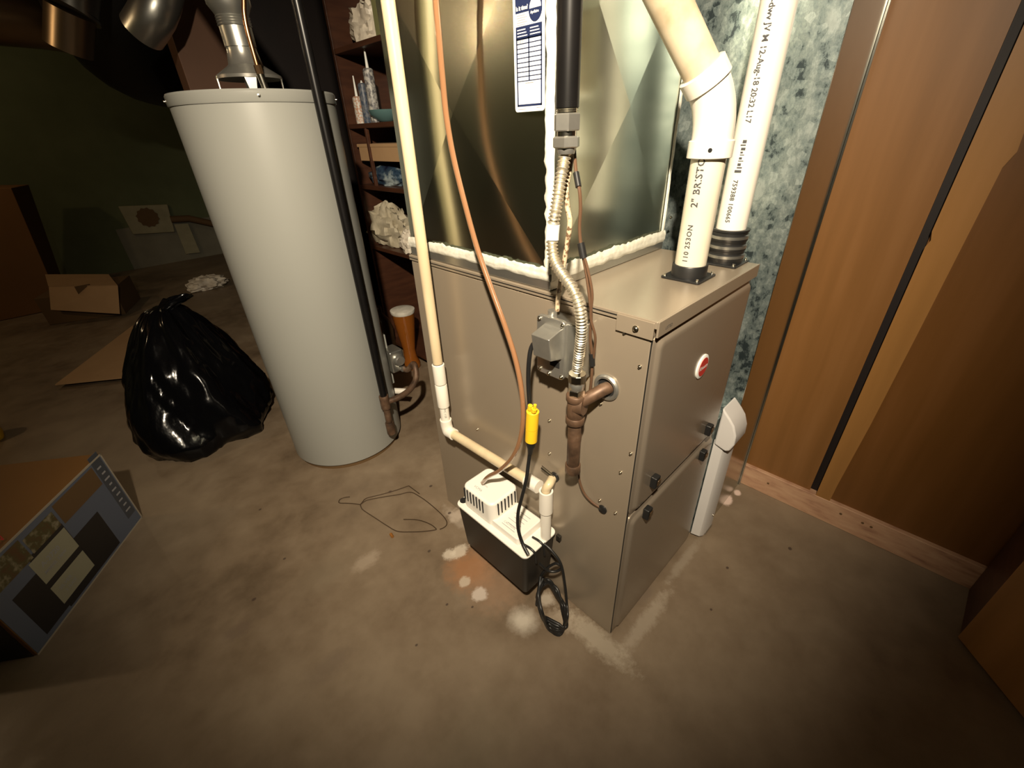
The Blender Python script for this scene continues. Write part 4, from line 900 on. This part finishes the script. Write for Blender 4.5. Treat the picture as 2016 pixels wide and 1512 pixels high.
# ------------------------------------------------------------------ wire hanger and crumb on the floor
def FZ(px,py,z=.003): return at(px,py,'z',z)
def cz(x,y): return 600+x/5.76, 900+y/5.76
hp = [(505,455),(500,470),(510,450),(450,458),(400,478),(385,505),(400,520),(480,522),(560,528),(630,538)]
o1 = [(630,538),(680,500),(740,480),(900,450),(1060,425),(1200,398),(1300,445),(1400,515),(1500,600),(1580,680),(1612,740),(1600,780),(1565,805),(1530,818)]
o2 = [(630,538),(660,500),(700,465),(860,425),(1020,380),(1180,325)]
o3 = [(630,538),(640,570),(670,605),(800,690),(930,775),(1050,840),(1200,848),(1350,842),(1480,825),(1490,812)]
o4 = [(1490,812),(1440,770),(1350,730),(1250,708),(1120,706)]
o5 = [(1180,325),(1300,415)]
mb = MB()
for P_ in (hp[2:],o1,o2,o3,o4,o5): mb.tube(smoothp([FZ(*cz(*q_)) for q_ in P_],.006), .0016, 6)
hg = mb.build('wire_hanger', M['hanger']); tag(hg, 'unbent thin wire coat hanger lying on the concrete floor', 'hanger')
cr = at(771,1055,'z',.006); ck = MB().lathe([(0,0),(.005,0),(.005,.016),(0,.016)], cr-V((0,.006,0)), (.15,1,0), 12).build('wall_anchor', mat('brown_plastic',(.25,.10,.02),.5)); tag(ck, 'tiny brown plastic plug on the floor below the wire hanger', 'plug')
for i,(px,py) in enumerate(((768,966),)):
    pass

# ------------------------------------------------------------------ ducts overhead, upper left
def duct(pts, r, name, lab, mt, n=28):
    o_ = MB().tube(smoothp(pts,.05), r, n).build(name, mt); tag(o_, lab, 'duct'); return o_
dm = M['galv_dark'] = col_noise('reflection_tinted_metal', [(0,(.30,.21,.13)),(1,(.42,.31,.20))], 6, .35, .9, 4)  # galvanized metal with brown reflections put into its colour
A_ = lambda px,py,y: at(px,py,'y',y)
M['duct_black'] = mat('black_duct_wrap', (.004,.0035,.003), .5)
duct([A_(-200,-5,3.9), A_(60,25,3.9), A_(150,45,4.0)], .17, 'round_duct', 'galvanized horizontal duct tinted with brown reflections in the upper left corner', dm)
duct([A_(215,-190,3.3), A_(215,-60,3.3), A_(232,40,3.4), A_(290,95,3.6), A_(420,120,3.9)], .30, 'wrapped_duct', 'large black wrapped duct elbow above and left of the water heater', M['duct_black'])
bd_ = thing('branch_duct', 'short galvanized branch duct with a crimped seam, beside the black wrapped duct', 'duct', A_(140,0,3.1))
MB().tube([A_(146,-60,2.85), A_(140,18,2.85)], .095, 28).build('upper_section', M['galv_plain'], bd_)
MB().tube([A_(140,17,2.85), A_(139,22,2.85)], .102, 28).build('seam_band', M['galv_plain'], bd_)
MB().tube([A_(139,22,2.85), A_(136,98,2.9)], .085, 28).build('lower_section', dm, bd_)
duct([A_(330,-80,2.3), A_(318,-20,2.3), A_(303,25,2.3), A_(280,62,2.36)], .075, 'elbow_duct', 'pale galvanized duct elbow beside the brown post', M['galv_plain'])
